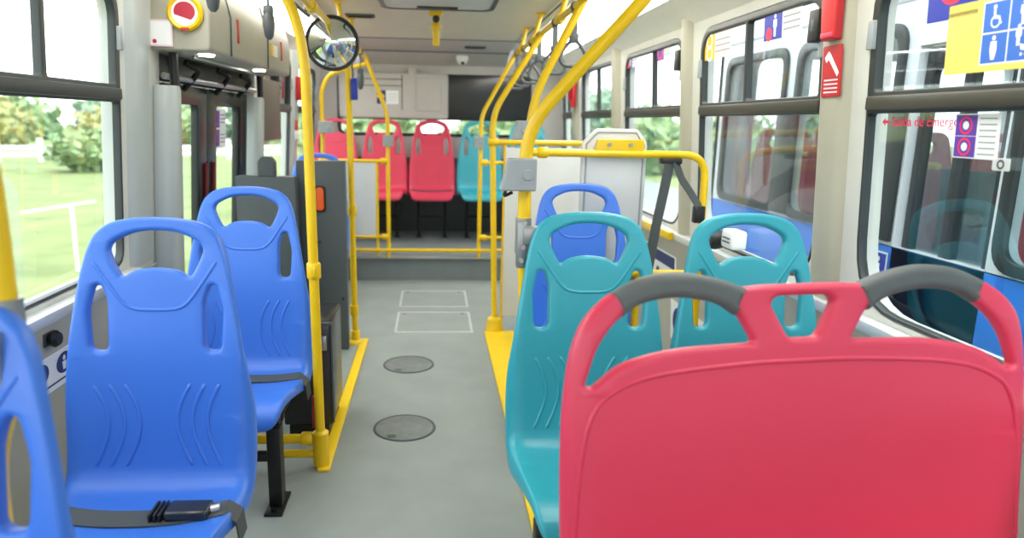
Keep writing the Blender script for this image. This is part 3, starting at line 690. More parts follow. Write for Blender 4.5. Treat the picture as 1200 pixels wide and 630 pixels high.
stop_button('grey stop button tilted on the second bent right pole', 0.375, 3.05, 1.25, 0.055, 0.08, 0.012)

# hanging straps
def hand_strap(label, x, y, zrail, flat, L=0.19, group='hanging hand straps'):
    r = thing('hanging_strap', label, 'hand strap', (x, y, zrail), group)
    a = (lambda u, v: (x + u, y, zrail + v)) if not flat else (lambda u, v: (x, y + u, zrail + v))
    sd = (1, 0, 0) if not flat else (0, 1, 0)
    obj('loop_collar', collar(MB(), (x, y, zrail), (0, 1, 0), 0.021, 0.018), M['hang'], r)
    obj('strap', MB().ribbon([a(0, -0.015), a(0, -L + 0.065)], sd, 0.028, 0.006), M['hang'], r)
    cp = a(0, -L + 0.055)
    obj('holder', MB().box((cp[0] - 0.02, cp[1] - 0.018, cp[2] - 0.02), (cp[0] + 0.02, cp[1] + 0.018, cp[2] + 0.02), 0.006), M['hang'], r)
    if flat:
        obj('handle', MB().tube([a(0, -L + 0.05), a(0, -L + 0.03), a(0, -L - 0.01), a(0, -L - 0.055), a(0, -L - 0.068)], 0.02, n=14, radii=[0.016, 0.024, 0.026, 0.018, 0.008]), M['hang'], r)
        return r
    ring = [(0, -L + 0.045), (0.042, -L + 0.01), (0.058, -L - 0.035), (0.04, -L - 0.062), (0, -L - 0.066), (-0.04, -L - 0.062), (-0.058, -L - 0.035), (-0.042, -L + 0.01)]
    pts = [a(u, v) for u, v in spl(ring, 5, True)]; pts.append(pts[0])
    obj('handle', MB().tube(pts, 0.0085, n=10, caps=False), M['hang'], r)
    return r
hl = ['nearest hanging grey strap on the right rail, beside the big bent pole', 'second hanging grey strap from the front on the right rail', 'hanging grey strap ring by the second bent right pole', 'fourth hanging grey strap from the front on the right rail', 'fifth hanging grey strap from the front on the right rail', 'rearmost hanging grey strap on the right rail']
for y, l_ in zip((3.24, 3.75, 4.30, 4.66, 5.05, 5.45), hl): hand_strap(l_, RAILX, y, RAILZ, False)
for y, l_ in zip((2.47, 3.27), ('grey hand strap hanging edge-on above the round yellow sign', 'grey hand strap hanging edge-on left of the convex mirror')):
    hand_strap(l_, -0.72, y, 1.86, True, 0.175)
for y, l_ in zip((4.55, 5.2), ('grey hand strap on the left rail just behind the mirror', 'rearmost grey hand strap on the left rail')):
    hand_strap(l_, RAILLX, y, RAILLZ, True)

# ------------------------------------------------------------------ left side fittings
mr = thing('convex_mirror', 'round convex mirror with black rim under the ceiling beside yellow poles', 'mirror', (-0.508, 3.7, 1.651))
mc = (-0.508, 3.70, 1.651); R_ = 0.126
rot = Matrix.Rotation(math.radians(10), 3, 'X')
def mpose(m): m.v = [tuple(rot @ Vector(v) + Vector(mc)) for v in m.v]; return m
pr = [(R_ * math.sin(t / 12 * 1.0) / math.sin(1.0), -0.07 * (math.cos(t / 12 * 1.0) - math.cos(1.0)) / (1 - math.cos(1.0))) for t in range(13)]
obj('mirror_glass', mpose(MB().lathe(pr, axis='y', n=48)), M['mirror'], mr, smooth=80)
obj('rim', mpose(MB().lathe([(R_ - 0.004, -0.006), (R_ + 0.007, -0.010), (R_ + 0.010, 0.006), (R_, 0.02), (0.0, 0.03)], axis='y', n=48)), M['black'], mr)
obj('arm', MB().tube([(-0.508, 3.73, 1.65), (-0.508, 3.80, 1.66), (RAILLX, 3.84, 1.75)], 0.010, 0.03, 10), M['steel_black'], mr)

cb = thing('partition_cabinet', 'dark grey panelled cabinet beside the far left pole', 'cabinet', (-0.6, 3.86, 0))
obj('body', MB().box((-0.735, 3.84, 0.0), (-0.475, 3.90, 1.062), 0.005), M['dark'], cb)
for x, z in ((-0.62, 0.62), (-0.62, 0.50), (-0.50, 0.30)): obj('rivet', MB().lathe([(0.0, -0.004), (0.008, -0.004), (0.009, 0.0)], (x, 3.84, z), 'y', 10), M['black'], cb)
cb = thing('partition_cabinet', 'wider dark grey panel with a raised post, behind the second blue seat', 'cabinet', (-0.8, 3.80, 0))
obj('body', MB().box((-1.02, 3.70, 0.0), (-0.715, 3.78, 0.985), 0.005), M['dark'], cb)
obj('corner_post', MB().plate(rnd([(-0.905, 0.985), (-0.82, 0.985), (-0.82, 1.06), (-0.84, 1.085), (-0.885, 1.085), (-0.905, 1.06)], 0.006), [], 0.03, 0.004, lambda x, z, t: (x, 3.74 + t, z)), M['dark'], cb)
rf = thing('reflector', 'oval orange reflector on the edge of the dark grey panels', 'reflector', (-0.615, 3.78, 0.86))
obj('lens', MB().plate(rect(-0.632, -0.59, 0.795, 0.92, 0.021), [], 0.012, 0.006, lambda x, z, t: (x, 3.826 + t, z)), M['orange'], rf)
obj('plate', MB().plate(rect(-0.640, -0.582, 0.785, 0.93, 0.02), [], 0.003, 0.001, lambda x, z, t: (x, 3.836 + t, z)), M['steel_black'], rf)
bx = thing('equipment_box', 'black box with silver edge on the floor behind the near left pole', 'box', (-0.45, 2.8, 0.0))
obj('body', MB().box((-0.60, 2.70, 0.06), (-0.405, 3.02, 0.49), 0.008), M['blackgloss'], bx)
obj('edge_strip', MB().box((-0.405, 2.695, 0.07), (-0.397, 2.71, 0.49), 0.002).box((-0.60, 2.692, 0.482), (-0.40, 2.71, 0.494), 0.002), M['dark'], bx)
obj('foot', MB().box((-0.58, 2.70, 0.0), (-0.42, 3.0, 0.06), 0.004), M['steel_black'], bx)
obj('catch', MB().box((-0.445, 2.688, 0.38), (-0.42, 2.702, 0.44), 0.003), M['metal'], bx)

# belt clips and notices on the lower left wall
kn = thing('round_stopper', 'black round knob on the left wall below the window', 'knob', (LX(0.62, -0.012), 2.05, 0.62))
obj('knob', MB().lathe([(0.0, 0.036), (0.018, 0.034), (0.026, 0.022), (0.022, 0.010), (0.015, 0.0)], (LX(0.62, -0.012), 2.06, 0.632), 'x', 18), M['black'], kn)
obj('base', MB().box((LX(0.6, -0.011), 2.03, 0.612), (LX(0.6, -0.018), 2.09, 0.652), 0.002), M['dark'], kn)
nl = thing('pictogram_label', 'white label with dark blue oval pictograms on the left wall', 'label', (LX(0.54, -0.012), 2.06, 0.45))
fnl = lambda u, v, t: (LX(v, -0.0135 - t), u, v)
obj('sheet', MB().plate(rect(1.80, 2.21, 0.465, 0.578, 0.006), [], 0.0012, 0.0003, fnl), M['signwhite'], nl)
for i, u in enumerate((1.87, 2.005, 2.135)):
    ov = [(u + 0.044 * math.cos(k * PI / 12), 0.534 + 0.033 * math.sin(k * PI / 12)) for k in range(24)]
    d_ = obj('blue_oval', MB().poly(ov, fnl, 0.002), M['navy'], nl)
    pc = MB().disc(u, 0.549, 0.008, fnl, 0.003).poly([(u - 0.012, 0.538), (u + 0.012, 0.538), (u + 0.008, 0.512), (u - 0.008, 0.512)], fnl, 0.003)
    obj('figure', pc, M['signwhite'], d_)
obj('text_line', MB().poly([(1.83, 0.482), (2.18, 0.482), (2.18, 0.488), (1.83, 0.488)], fnl, 0.002), M['navy'], nl)

# emergency hammer and notices on the rear left pillar
eh = thing('emergency_hammer', 'small red emergency hammer holder on the rear left pillar', 'emergency hammer', (LX(1.5, -0.03), 5.74, 1.45))
obj('holder', MB().box((LX(1.5, -0.022), 5.68, 1.42), (LX(1.5, -0.06), 5.80, 1.60), 0.006), M['signred'], eh)
obj('hammer', MB().tube([(LX(1.5, -0.066), 5.70, 1.56), (LX(1.5, -0.07), 5.78, 1.44)], 0.010), M['signred'], eh)
wn = thing('pillar_label', 'small red and white label low on the rear left pillar', 'label', (LX(1.2, -0.03), 5.74, 1.12))
obj('red_part', MB().box((LX(1.2, -0.020), 5.69, 1.19), (LX(1.2, -0.033), 5.79, 1.27), 0.002), M['signred'], wn)
obj('white_part', MB().box((LX(1.2, -0.020), 5.69, 1.12), (LX(1.2, -0.033), 5.79, 1.19), 0.002), M['signwhite'], wn)

# door sticker
ds = thing('window_sticker', 'purple and white sticker on the glass of the bus door', 'sticker', (LX(1.2, 0.05), 3.98, 1.12))
fnd = lambda u, v, t: (LX(v, 0.054 - t), u, v)
obj('sheet', MB().plate(rect(3.885, 4.085, 1.115, 1.325, 0.004), [], 0.001, 0.0003, fnd), M['signwhite'], ds)
for v in (1.17, 1.27):
    b_ = obj('purple_panel', MB().poly([(3.89, v - 0.045), (3.97, v - 0.045), (3.97, v + 0.045), (3.89, v + 0.045)], fnd, 0.0016), M['signpurple'], ds)
    obj('ring', MB().plate([(3.93 + 0.033 * math.cos(k * PI / 10), v + 0.033 * math.sin(k * PI / 10)) for k in range(20)], [[(3.93 + 0.025 * math.cos(k * PI / 10), v + 0.025 * math.sin(k * PI / 10)) for k in range(20)]], 0.0003, 0.0, lambda a, b, t: fnd(a, b, 0.0022)), M['redtext'], b_)
for v in (1.145, 1.165, 1.185, 1.25, 1.27, 1.29):
    obj('text_line', MB().poly([(3.985, v), (4.07, v), (4.07, v + 0.005), (3.985, v + 0.005)], fnd, 0.0016), M['signpurple'], ds)

# ------------------------------------------------------------------ ceiling fittings
h = thing('roof_hatch', 'black framed roof hatch in the middle of the ceiling', 'roof hatch', (0.03, 4.05, 1.94))
fnc = lambda x, y, t: (x, y, 1.946 + t)
obj('gasket', MB().plate(rect(-0.315, 0.36, 3.55, 4.48, 0.09), [rect(-0.285, 0.33, 3.58, 4.45, 0.075)], 0.010, 0.004, fnc), M['blackgloss'], h)
obj('lid', MB().plate(rect(-0.285, 0.33, 3.58, 4.45, 0.075), [], 0.006, 0.002, fnc), M['pale'], h)
obj('handle', MB().tube([(-0.10, 4.36, 1.938), (0.14, 4.36, 1.938)], 0.010, n=8), M['blackgloss'], h)
hv = thing('hatch_lever', 'yellow hanging lever with a black knob behind the roof hatch', 'lever', (0.014, 4.66, 1.95))
obj('mount', MB().box((-0.03, 4.60, 1.925), (0.055, 4.66, 1.95), 0.004), M['yellow'], hv)
obj('lever', MB().box((-0.008, 4.625, 1.745), (0.034, 4.645, 1.93), 0.005).box((-0.024, 4.62, 1.855), (0.05, 4.65, 1.872), 0.003), M['yellow'], hv)
obj('knob', MB().lathe([(0.0, -0.04), (0.018, -0.036), (0.024, -0.02), (0.020, 0.0)], (0.014, 4.625, 1.905), 'y', 16), M['black'], hv)
for l_, x, y, z in (('dark slotted air vent on the left of the ceiling near the hatch', -0.475, 4.85, 1.945), ('dark slotted air vent at the rear ceiling beside the white camera dome', 0.37, 6.45, 1.925)):
    v_ = thing('air_vent', l_, 'air vent', (x, y, z))
    obj('frame', MB().plate(rect(x - 0.10, x + 0.09, y - 0.05, y + 0.05, 0.015), [], 0.006, 0.002, lambda a, b, t: (a, b, z + t)), M['dark'], v_)
    for k in range(4): obj('slat', MB().box((x - 0.085, y - 0.035 + k * 0.02, z - 0.011), (x + 0.075, y - 0.027 + k * 0.02, z - 0.005)), M['black'], v_)
cd = thing('camera_dome', 'small white security camera dome at the rear of the ceiling', 'security camera', (0.265, 6.85, 1.87))
obj('base', MB().lathe([(0.055, 0.02), (0.06, 0.0), (0.055, -0.018), (0.0, -0.02)], (0.265, 6.82, 1.865), n=26), M['white'], cd)
obj('dome', MB().lathe([(0.052 * math.cos(t * PI / 16), -0.015 - 0.05 * math.sin(t * PI / 16)) for t in range(9)], (0.265, 6.82, 1.865), n=26), M['white'], cd, smooth=80)
obj('lens', MB().lathe([(0.0, -0.012), (0.014, -0.010), (0.016, 0.01)], (0.27, 6.775, 1.815), 'y', 16), M['black'], cd)
for l_, sgx, xs in (('long lit lamp strip along the left ceiling cove', -1, [-0.97, -0.90, -0.78]), ('long lit lamp strip along the right ceiling cove', 1, [0.76, 0.95, 1.06])):
    g = thing('ceiling_lamp', l_, 'ceiling lamp', (xs[1], 3.0, csec(xs[1]) - 0.01))
    for y0, y1 in ((0.66, 2.76), (2.82, 4.9), (4.96, 6.4)):
        obj('lens', strip(xs, y0, y1, -0.016, -0.016, 0.012), M['led'], g)
    obj('housing', strip([xs[0] - 0.012] + xs + [xs[-1] + 0.012], 0.64, 6.42, -0.008, -0.008, 0.006), M['white'], g)

# rear wall cover with label
rc = thing('rear_equipment_cover', 'grey moulded equipment cover on the left half of the rear window', 'equipment cover', (-0.38, 6.96, 1.31))
obj('cover', MB().plate(rect(-0.90, 0.14, 1.30, 1.725, 0.03), [], 0.035, 0.012, lambda x, z, t: (x, 6.965 + t, z)), M['rear'], rc)
obj('top_cap', MB().box((-0.24, 6.92, 1.70), (-0.16, 6.98, 1.77), 0.01), M['rear'], rc)
obj('hatch_door', MB().plate(rect(-0.165, 0.07, 1.375, 1.68, 0.01), [], 0.006, 0.003, lambda x, z, t: (x, 6.927 + t, z)), M['rear'], rc)
for z in (1.66, 1.60): obj('groove', MB().box((-0.72, 6.926, z), (-0.30, 6.931, z + 0.008)), M['dark'], rc)
obj('side_groove', MB().box((-0.305, 6.926, 1.38), (-0.298, 6.931, 1.70)), M['dark'], rc)
lb = thing('square_label', 'blue yellow and white label on the rear equipment cover', 'label', (-0.42, 6.928, 1.43))
fnx = lambda u, v, t: (u, 6.928 - t, v)
obj('blue_part', MB().box((-0.54, 6.925, 1.435), (-0.455, 6.930, 1.56)), M['navy'], lb)
obj('arrow', MB().poly([(-0.56, 1.51), (-0.50, 1.525), (-0.50, 1.54), (-0.46, 1.505), (-0.50, 1.47), (-0.50, 1.485), (-0.56, 1.50)], fnx, 0.004), M['signgold'], lb)
obj('white_part', MB().box((-0.455, 6.925, 1.435), (-0.335, 6.930, 1.56)), M['signwhite'], lb)
for k in range(4): obj('text_line', MB().poly([(-0.445, 1.46 + k * 0.022), (-0.345, 1.46 + k * 0.022), (-0.345, 1.465 + k * 0.022), (-0.445, 1.465 + k * 0.022)], fnx, 0.0035), M['rear'], lb)

# ------------------------------------------------------------------ floor covers
for l_, x, y, rx_ in (('near round grey inspection cover in the aisle floor', -0.118, 2.795, 0.127), ('far round grey inspection cover in the aisle floor', -0.128, 3.59, 0.13)):
    c_ = thing('floor_cover', l_, 'floor cover', (x, y, 0.0))
    obj('plate', MB().lathe([(0.0, 0.003), (rx_ - 0.006, 0.003), (rx_, 0.0)], (x, y, 0), n=40), M['cover'], c_)
    obj('rim', MB().lathe([(rx_ - 0.006, 0.0032), (rx_ - 0.003, 0.0045), (rx_ + 0.004, 0.004), (rx_ + 0.006, 0.0)], (x, y, 0), n=40), M['dark'], c_)
    obj('lift_slot', MB().lathe([(0.0, 0.0042), (0.018, 0.0042), (0.02, 0.003)], (x - 0.05, y - 0.085, 0), n=12), M['dark'], c_)
for l_, y0, y1 in (('near rectangular floor hatch with a pale metal edge', 4.165, 4.645), ('far rectangular floor hatch with a pale metal edge', 4.775, 5.255)):
    c_ = thing('floor_hatch', l_, 'floor hatch', (0.005, (y0 + y1) / 2, 0.0))
    fz = lambda a, b, t: (a, b, 0.0015 + t)
    obj('edge', MB().plate(rect(-0.238, 0.252, y0, y1, 0.01), [rect(-0.222, 0.236, y0 + 0.022, y1 - 0.022, 0.008)], 0.002, 0.0005, fz), M['hatch'], c_)
    obj('plate', MB().plate(rect(-0.222, 0.236, y0 + 0.022, y1 - 0.022, 0.008), [], 0.0015, 0.0004, fz), M['floor'], c_)
    for x, y in ((-0.19, y1 - 0.05), (0.20, y1 - 0.05)): obj('screw', MB().lathe([(0.0, 0.0042), (0.011, 0.0042), (0.012, 0.002)], (x, y, 0), n=10), M['dark'], c_)

# ------------------------------------------------------------------ right side fittings and signs
fnw = lambda u, v, t: (RX(v, 0.012 - 0.004 - t), -u, v)      # u runs towards the viewer (picture right)
def rsign(name, label, cat, pix, base, th=0.0012):
    (ya, za), (yb, zb) = rw(*pix[0]), rw(*pix[1])
    y0, y1, z0, z1 = min(ya, yb), max(ya, yb), min(za, zb), max(za, zb)
    r = thing(name, label, cat, (RX(z0, 0.005), (y0 + y1) / 2, z0))
    obj('backing', MB().plate(rect(-y1, -y0, z0, z1, 0.004), [], th, th * 0.3, fnw), M[base], r)
    return r, -y1, -y0, z0, z1
def person(m, u, v, k, t=0.002, skirt=False):
    m.disc(u, v + 0.40 * k, 0.10 * k, fnw, t, 14)
    m.poly([(u - 0.16 * k, v + 0.27 * k), (u + 0.16 * k, v + 0.27 * k), (u + 0.18 * k, v - 0.02 * k), (u + (0.18 if skirt else 0.10) * k, v - 0.10 * k), (u + 0.09 * k, v - 0.46 * k), (u - 0.09 * k, v - 0.46 * k), (u - (0.18 if skirt else 0.10) * k, v - 0.10 * k), (u - 0.18 * k, v - 0.02 * k)], fnw, t)
    return m
def ring(m, u, v, r0, r1, t, fn=None):
    fn = fn or fnw; n = 28; vs = []
    for k in range(n):
        a = 2 * PI * k / n; vs += [fn(u + r0 * math.cos(a), v + r0 * math.sin(a), t), fn(u + r1 * math.cos(a), v + r1 * math.sin(a), t)]
    return m.add(vs, [(2 * k, 2 * k + 1, (2 * k + 3) % (2 * n), (2 * k + 2) % (2 * n)) for k in range(n)])
# priority seat sign: yellow with four blue pictograms
r, u0, u1, v0, v1 = rsign('window_sign', 'yellow priority sign with four blue pictograms on the near right window', 'sign', ((1.595, 1.555), (1.24, 1.405)), 'signyellow')
gu0, gu1, gv0, gv1 = u0 + 0.115, u0 + 0.262, v0 + 0.018, v1 - 0.012
obj('white_border', MB().poly([(gu0 - 0.004, gv0 - 0.004), (gu1 + 0.004, gv0 - 0.004), (gu1 + 0.004, gv1 + 0.004), (gu0 - 0.004, gv1 + 0.004)], fnw, 0.0014), M['signwhite'], r)
um, vm = (gu0 + gu1) / 2, (gv0 + gv1) / 2
cells = [(gu0, um - 0.002, vm + 0.002, gv1), (um + 0.002, gu1, vm + 0.002, gv1), (gu0, um - 0.002, gv0, vm - 0.002), (um + 0.002, gu1, gv0, vm - 0.002)]
for i, (a, b, c, d) in enumerate(cells):
    q = obj('blue_square', MB().poly([(a, c), (b, c), (b, d), (a, d)], fnw, 0.0018), M['signpic'], r)
    m = MB(); cu_, cv_ = (a + b) / 2, (c + d) / 2; k = (d - c) * 0.92
    if i == 0:
        m.disc(cu_ - 0.08 * k, cv_ + 0.36 * k, 0.09 * k, fnw, 0.0024, 14)
        m.poly([(cu_ - 0.15 * k, cv_ + 0.26 * k), (cu_ - 0.03 * k, cv_ + 0.26 * k), (cu_ - 0.01 * k, cv_ + 0.02 * k), (cu_ + 0.18 * k, cv_ + 0.02 * k), (cu_ + 0.30 * k, cv_ - 0.26 * k), (cu_ + 0.22 * k, cv_ - 0.30 * k), (cu_ + 0.10 * k, cv_ - 0.08 * k), (cu_ - 0.12 * k, cv_ - 0.08 * k)], fnw, 0.0024)
        ring(m, cu_ - 0.02 * k, cv_ - 0.18 * k, 0.17 * k, 0.24 * k, 0.0022)
    elif i == 1: person(m, cu_, cv_, k * 0.95, 0.0024); m.disc(cu_ + 0.14 * k, cv_ + 0.02 * k, 0.09 * k, fnw, 0.0024, 12)
    elif i == 2: person(m, cu_, cv_, k * 0.95, 0.0024, True)
    else:
        person(m, cu_ - 0.14 * k, cv_ + 0.02, k * 0.8, 0.0024)
        m.poly([(cu_ - 0.05 * k, cv_ + 0.05 * k), (cu_ + 0.34 * k, cv_ - 0.05 * k), (cu_ + 0.25 * k, cv_ - 0.22 * k), (cu_ + 0.02 * k, cv_ - 0.18 * k)], fnw, 0.0026)
        m.disc(cu_ + 0.05 * k, cv_ - 0.34 * k, 0.06 * k, fnw, 0.0024, 12); m.disc(cu_ + 0.25 * k, cv_ - 0.34 * k, 0.06 * k, fnw, 0.0024, 12)
    obj('pictogram', m, M['signwhite'], q)
r, u0, u1, v0, v1 = rsign('window_sign', 'blue square sign with a red ring above the yellow priority sign', 'sign', ((1.668, 1.66), (1.508, 1.527)), 'signblue')
obj('red_ring', ring(MB(), (u0 + u1) / 2, (v0 + v1) / 2 + 0.012, 0.034, 0.050, 0.0018), M['redtext'], r)
# emergency exit lettering
et = thing('exit_lettering', 'red Salida de Emergencia lettering on the near right window', 'lettering', (RX(1.3, 0.01), 1.72, 1.29))
(ya, za), (yb, zb) = rw(1.807, 1.30), rw(1.443, 1.30)
obj('words', MB().text('Salida de Emergencia', 0.036, -(ya + yb) / 2, za, fnw, w=(ya - yb) * 0.80), M['redtext'], et)
for sgn, yy in ((1, ya), (-1, yb)):
    u = -yy; obj('arrow', MB().poly([(u, za), (u + sgn * 0.014, za + 0.011), (u + sgn * 0.014, za + 0.004), (u + sgn * 0.032, za + 0.004), (u + sgn * 0.032, za - 0.004), (u + sgn * 0.014, za - 0.004), (u + sgn * 0.014, za - 0.011)], fnw, 0.001), M['redtext'], et)
r, u0, u1, v0, v1 = rsign('window_sticker', 'two purple pictograms with white text panel on the near right window', 'sticker', ((1.542, 1.318), (1.414, 1.221)), 'signwhite')
for v in (v0 + 0.027, v1 - 0.027):
    q = obj('purple_panel', MB().poly([(u0 + 0.003, v - 0.024), (u0 + 0.07, v - 0.024), (u0 + 0.07, v + 0.024), (u0 + 0.003, v + 0.024)], fnw, 0.0016), M['signpurple'], r)
    m = ring(MB(), u0 + 0.036, v, 0.016, 0.021, 0.0022); obj('ring', m, M['redtext'], q)
    obj('figure', MB().disc(u0 + 0.036, v, 0.010, fnw, 0.0022, 12), M['signwhite'], q)
for k in range(7): obj('text_line', MB().poly([(u0 + 0.078, v0 + 0.010 + k * 0.0135), (u1 - 0.008, v0 + 0.010 + k * 0.0135), (u1 - 0.008, v0 + 0.013 + k * 0.0135), (u0 + 0.078, v0 + 0.013 + k * 0.0135)], fnw, 0.0016), M['box_grey'], r)
r, u0, u1, v0, v1 = rsign('window_sticker', 'tiny square sticker with a dark round mark under the purple sticker', 'sticker', ((1.424, 1.226), (1.378, 1.200)), 'pale')
obj('round_mark', ring(MB(), (u0 + u1) / 2, (v0 + v1) / 2, 0.006, 0.011, 0.0016), M['dark'], r)
# red emergency box and hammer sign on the pillar
fnp = lambda u, v, t: (RX(v, -0.0315 - t), -u, v)
eb = thing('emergency_box', 'red plastic emergency box at the top of the right pillar', 'emergency box', (RX(1.6, -0.03), 2.15, 1.55))
obj('case', MB().plate(rnd([(-2.170, 1.54), (-2.095, 1.54), (-2.085, 1.76), (-2.180, 1.76)], 0.008), [], 0.013, 0.004, lambda u, v, t: (RX(v, -0.043 + t), -u, v)), M['signred'], eb)
obj('lid_edge', MB().box((RX(1.56, -0.060), 2.10, 1.548), (RX(1.56, -0.050), 2.165, 1.562), 0.002), M['redtext'], eb)
hs_ = thing('hammer_sign', 'red sign with a white hammer picture below the red emergency box', 'sign', (RX(1.4, -0.03), 2.13, 1.37))
y0, y1, z0, z1 = 2.085, 2.19, 1.375, 1.528
obj('backing', MB().plate(rect(-y1, -y0, z0, z1, 0.008), [], 0.0012, 0.0004, fnp), M['signred'], hs_)
uc = -(y0 + y1) / 2
m = MB().poly([(uc - 0.040, z1 - 0.035), (uc - 0.018, z1 - 0.016), (uc - 0.006, z1 - 0.026), (uc + 0.042, z1 - 0.082), (uc + 0.033, z1 - 0.094), (uc - 0.016, z1 - 0.042), (uc - 0.030, z1 - 0.050)], fnp, 0.0018)
obj('hammer_picture', m, M['signwhite'], hs_)
for k in range(4): obj('text_line', MB().poly([(uc - 0.038, z0 + 0.012 + k * 0.012), (uc + 0.038, z0 + 0.012 + k * 0.012), (uc + 0.038, z0 + 0.017 + k * 0.012), (uc - 0.038, z0 + 0.017 + k * 0.012)], fnp, 0.0018), M['signpink'], hs_)
# stickers on the further windows
def two_part(label, pix, left, right_, fr, pict=None, lines=3):
    r, u0, u1, v0, v1 = rsign('window_sticker', label, 'sticker', pix, right_)
    us = u0 + (u1 - u0) * fr
    q = obj('colour_panel', MB().poly([(u0, v0), (us, v0), (us, v1), (u0, v1)], fnw, 0.0016), M[left], r)
    if pict == 'person': obj('figure', person(MB(), (u0 + us) / 2 + (us - u0) * 0.12, (v0 + v1) / 2, (v1 - v0) * 0.85, 0.0022), M['signwhite'], q); obj('red_mark', MB().disc(u0 + (us - u0) * 0.3, v0 + (v1 - v0) * 0.22, (us - u0) * 0.18, fnw, 0.0024, 12), M['redtext'], q)
    if pict == 'ring': obj('ring', ring(MB(), (u0 + us) / 2, (v0 + v1) / 2, (us - u0) * 0.26, (us - u0) * 0.40, 0.0022), M['redtext'], q)
    if pict == 'dots':
        for vv in (0.25, 0.75): obj('mark', ring(MB(), (u0 + us) / 2, v0 + (v1 - v0) * vv, (us - u0) * 0.2, (us - u0) * 0.3, 0.0022), M['signwhite'], q)
    for k in range(lines):
        v = v0 + (v1 - v0) * (0.25 + 0.22 * k); obj('text_line', MB().poly([(us + 0.008, v), (u1 - 0.012, v), (u1 - 0.012, v + 0.006), (us + 0.008, v + 0.006)], fnw, 0.0016), M['box_grey'], r)
two_part('yellow and pink sticker on the upper right window pane', ((3.06, 1.655), (2.79, 1.555)), 'signgold', 'signpink', 0.4, 'dots')
two_part('blue sticker with a white figure and pale text on the upper right window', ((2.51, 1.665), (2.25, 1.575)), 'signblue', 'signwhite', 0.5, 'person')
two_part('small blue sticker on the left pane of the third right window', ((4.29, 1.685), (4.08, 1.61)), 'signblue', 'signwhite', 0.5, 'person', 2)
two_part('small blue sticker with a red ring on the right pane of the third window', ((3.72, 1.69), (3.50, 1.605)), 'signblue', 'signwhite', 0.5, 'ring', 2)
# window handles
for l_, y, z in (('black window catch on the right frame of the second right window', 2.268, 1.60), ('black window catch beside the third right window', 3.56, 1.60)):
    k = thing('window_catch', l_, 'window catch', (RX(z, 0.0), y, z))
    obj('body', MB().box((RX(z, -0.03), y - 0.03, z - 0.05), (RX(z, 0.02), y + 0.03, z + 0.05), 0.006), M['black'], k)
    obj('thumb_tab', MB().box((RX(z, -0.032), y - 0.010, z - 0.02), (RX(z, -0.018), y + 0.010, z + 0.02), 0.004), M['dark'], k)
# red tag on the far right pillar
rt_ = thing('emergency_hammer', 'red emergency hammer holder on the far right pillar', 'emergency hammer', (RX(1.4, -0.03), 6.1, 1.40))
obj('holder', MB().box((RX(1.5, -0.06), 6.08, 1.42), (RX(1.5, -0.028), 6.17, 1.66), 0.006), M['signred'], rt_)
obj('hammer', MB().tube([(RX(1.5, -0.07), 6.10, 1.62), (RX(1.5, -0.07), 6.15, 1.48)], 0.010), M['signred'], rt_)
# lap belt hanging on the guard rail, reel and wall label
sb = thing('safety_belt', 'dark safety belt hanging from the yellow guard rail by the window', 'safety belt', (1.03, 3.05, 1.14))
obj('hanger', MB().box((1.0, 3.03, 1.115), (1.09, 3.085, 1.14), 0.005), M['black'], sb)
obj('long_strap', MB().ribbon([(1.035, 3.035, 1.125), (1.012, 3.02, 1.0), (0.985, 3.01, 0.85), (0.955, 3.0, 0.62)], (1, 0.1, 0.1), 0.046, 0.004), M['strap'], sb)
obj('short_strap', MB().ribbon([(1.06, 3.035, 1.125), (1.09, 3.025, 1.05), (1.135, 3.02, 0.99), (1.175, 3.015, 0.93)], (0.6, 0.6, 0.3), 0.05, 0.004), M['strap'], sb)
obj('buckle', MB().box((1.15, 3.0, 0.86), (1.20, 3.035, 0.935), 0.006), M['black'], sb)
rl = thing('belt_reel', 'white belt reel case with dark marks beside the window ledge', 'belt reel', (1.24, 2.83, 0.80))
obj('case', MB().box((1.215, 2.74, 0.785), (RX(0.8, -0.001), 2.85, 0.862), 0.012, 3), M['white'], rl)
obj('black_coil', MB().lathe([(0.0, -0.03), (0.04, -0.03), (0.045, 0.0), (0.04, 0.03), (0.0, 0.03)], (1.225, 2.935, 0.80), 'x', 22), M['black'], rl)
obj('mark', MB().box((1.213, 2.76, 0.81), (1.216, 2.83, 0.816)).box((1.213, 2.76, 0.826), (1.216, 2.83, 0.832)), M['dark'], rl)
fnq = lambda u, v, t: (RX(v, -0.0135 - t), -u, v)
wl = thing('wall_label', 'white label with a dark blue text bar on the lower right wall', 'label', (RX(0.5, -0.012), 3.95, 0.45))
obj('sheet', MB().plate(rect(-4.25, -3.55, 0.40, 0.60, 0.006), [], 0.0012, 0.0003, fnq), M['signwhite'], wl)
obj('blue_bar', MB().poly([(-4.23, 0.525), (-3.57, 0.525), (-3.57, 0.59), (-4.23, 0.59)], fnq, 0.002), M['navy'], wl)
obj('figure', MB().disc(-4.05, 0.46, 0.035, fnq, 0.002, 14).disc(-3.85, 0.46, 0.035, fnq, 0.002, 14), M['navy'], wl)
kb = thing('round_stopper', 'black round knob on the right wall above the blue lettered label', 'knob', (RX(0.64, -0.012), 3.85, 0.64))
obj('knob', MB().lathe([(0.0, -0.036), (0.02, -0.034), (0.028, -0.02), (0.018, 0.0)], (RX(0.65, -0.012), 3.88, 0.65), 'x', 18), M['black'], kb)
ys = MB().box((RX(0.72, -0.075), 3.50, 0.70), (RX(0.72, -0.045), 4.15, 0.742), 0.004); struct('trim_%d' % nt_, ys, M['yellow']); nt_ += 1
lk = thing('label_plate', 'blue pictogram plate low on the right wall near the floor rail', 'label', (RX(0.3, -0.012), 3.4, 0.2))
obj('sheet', MB().plate(rect(-3.62, -3.15, 0.14, 0.36, 0.006), [], 0.0012, 0.0003, fnq), M['signwhite'], lk)
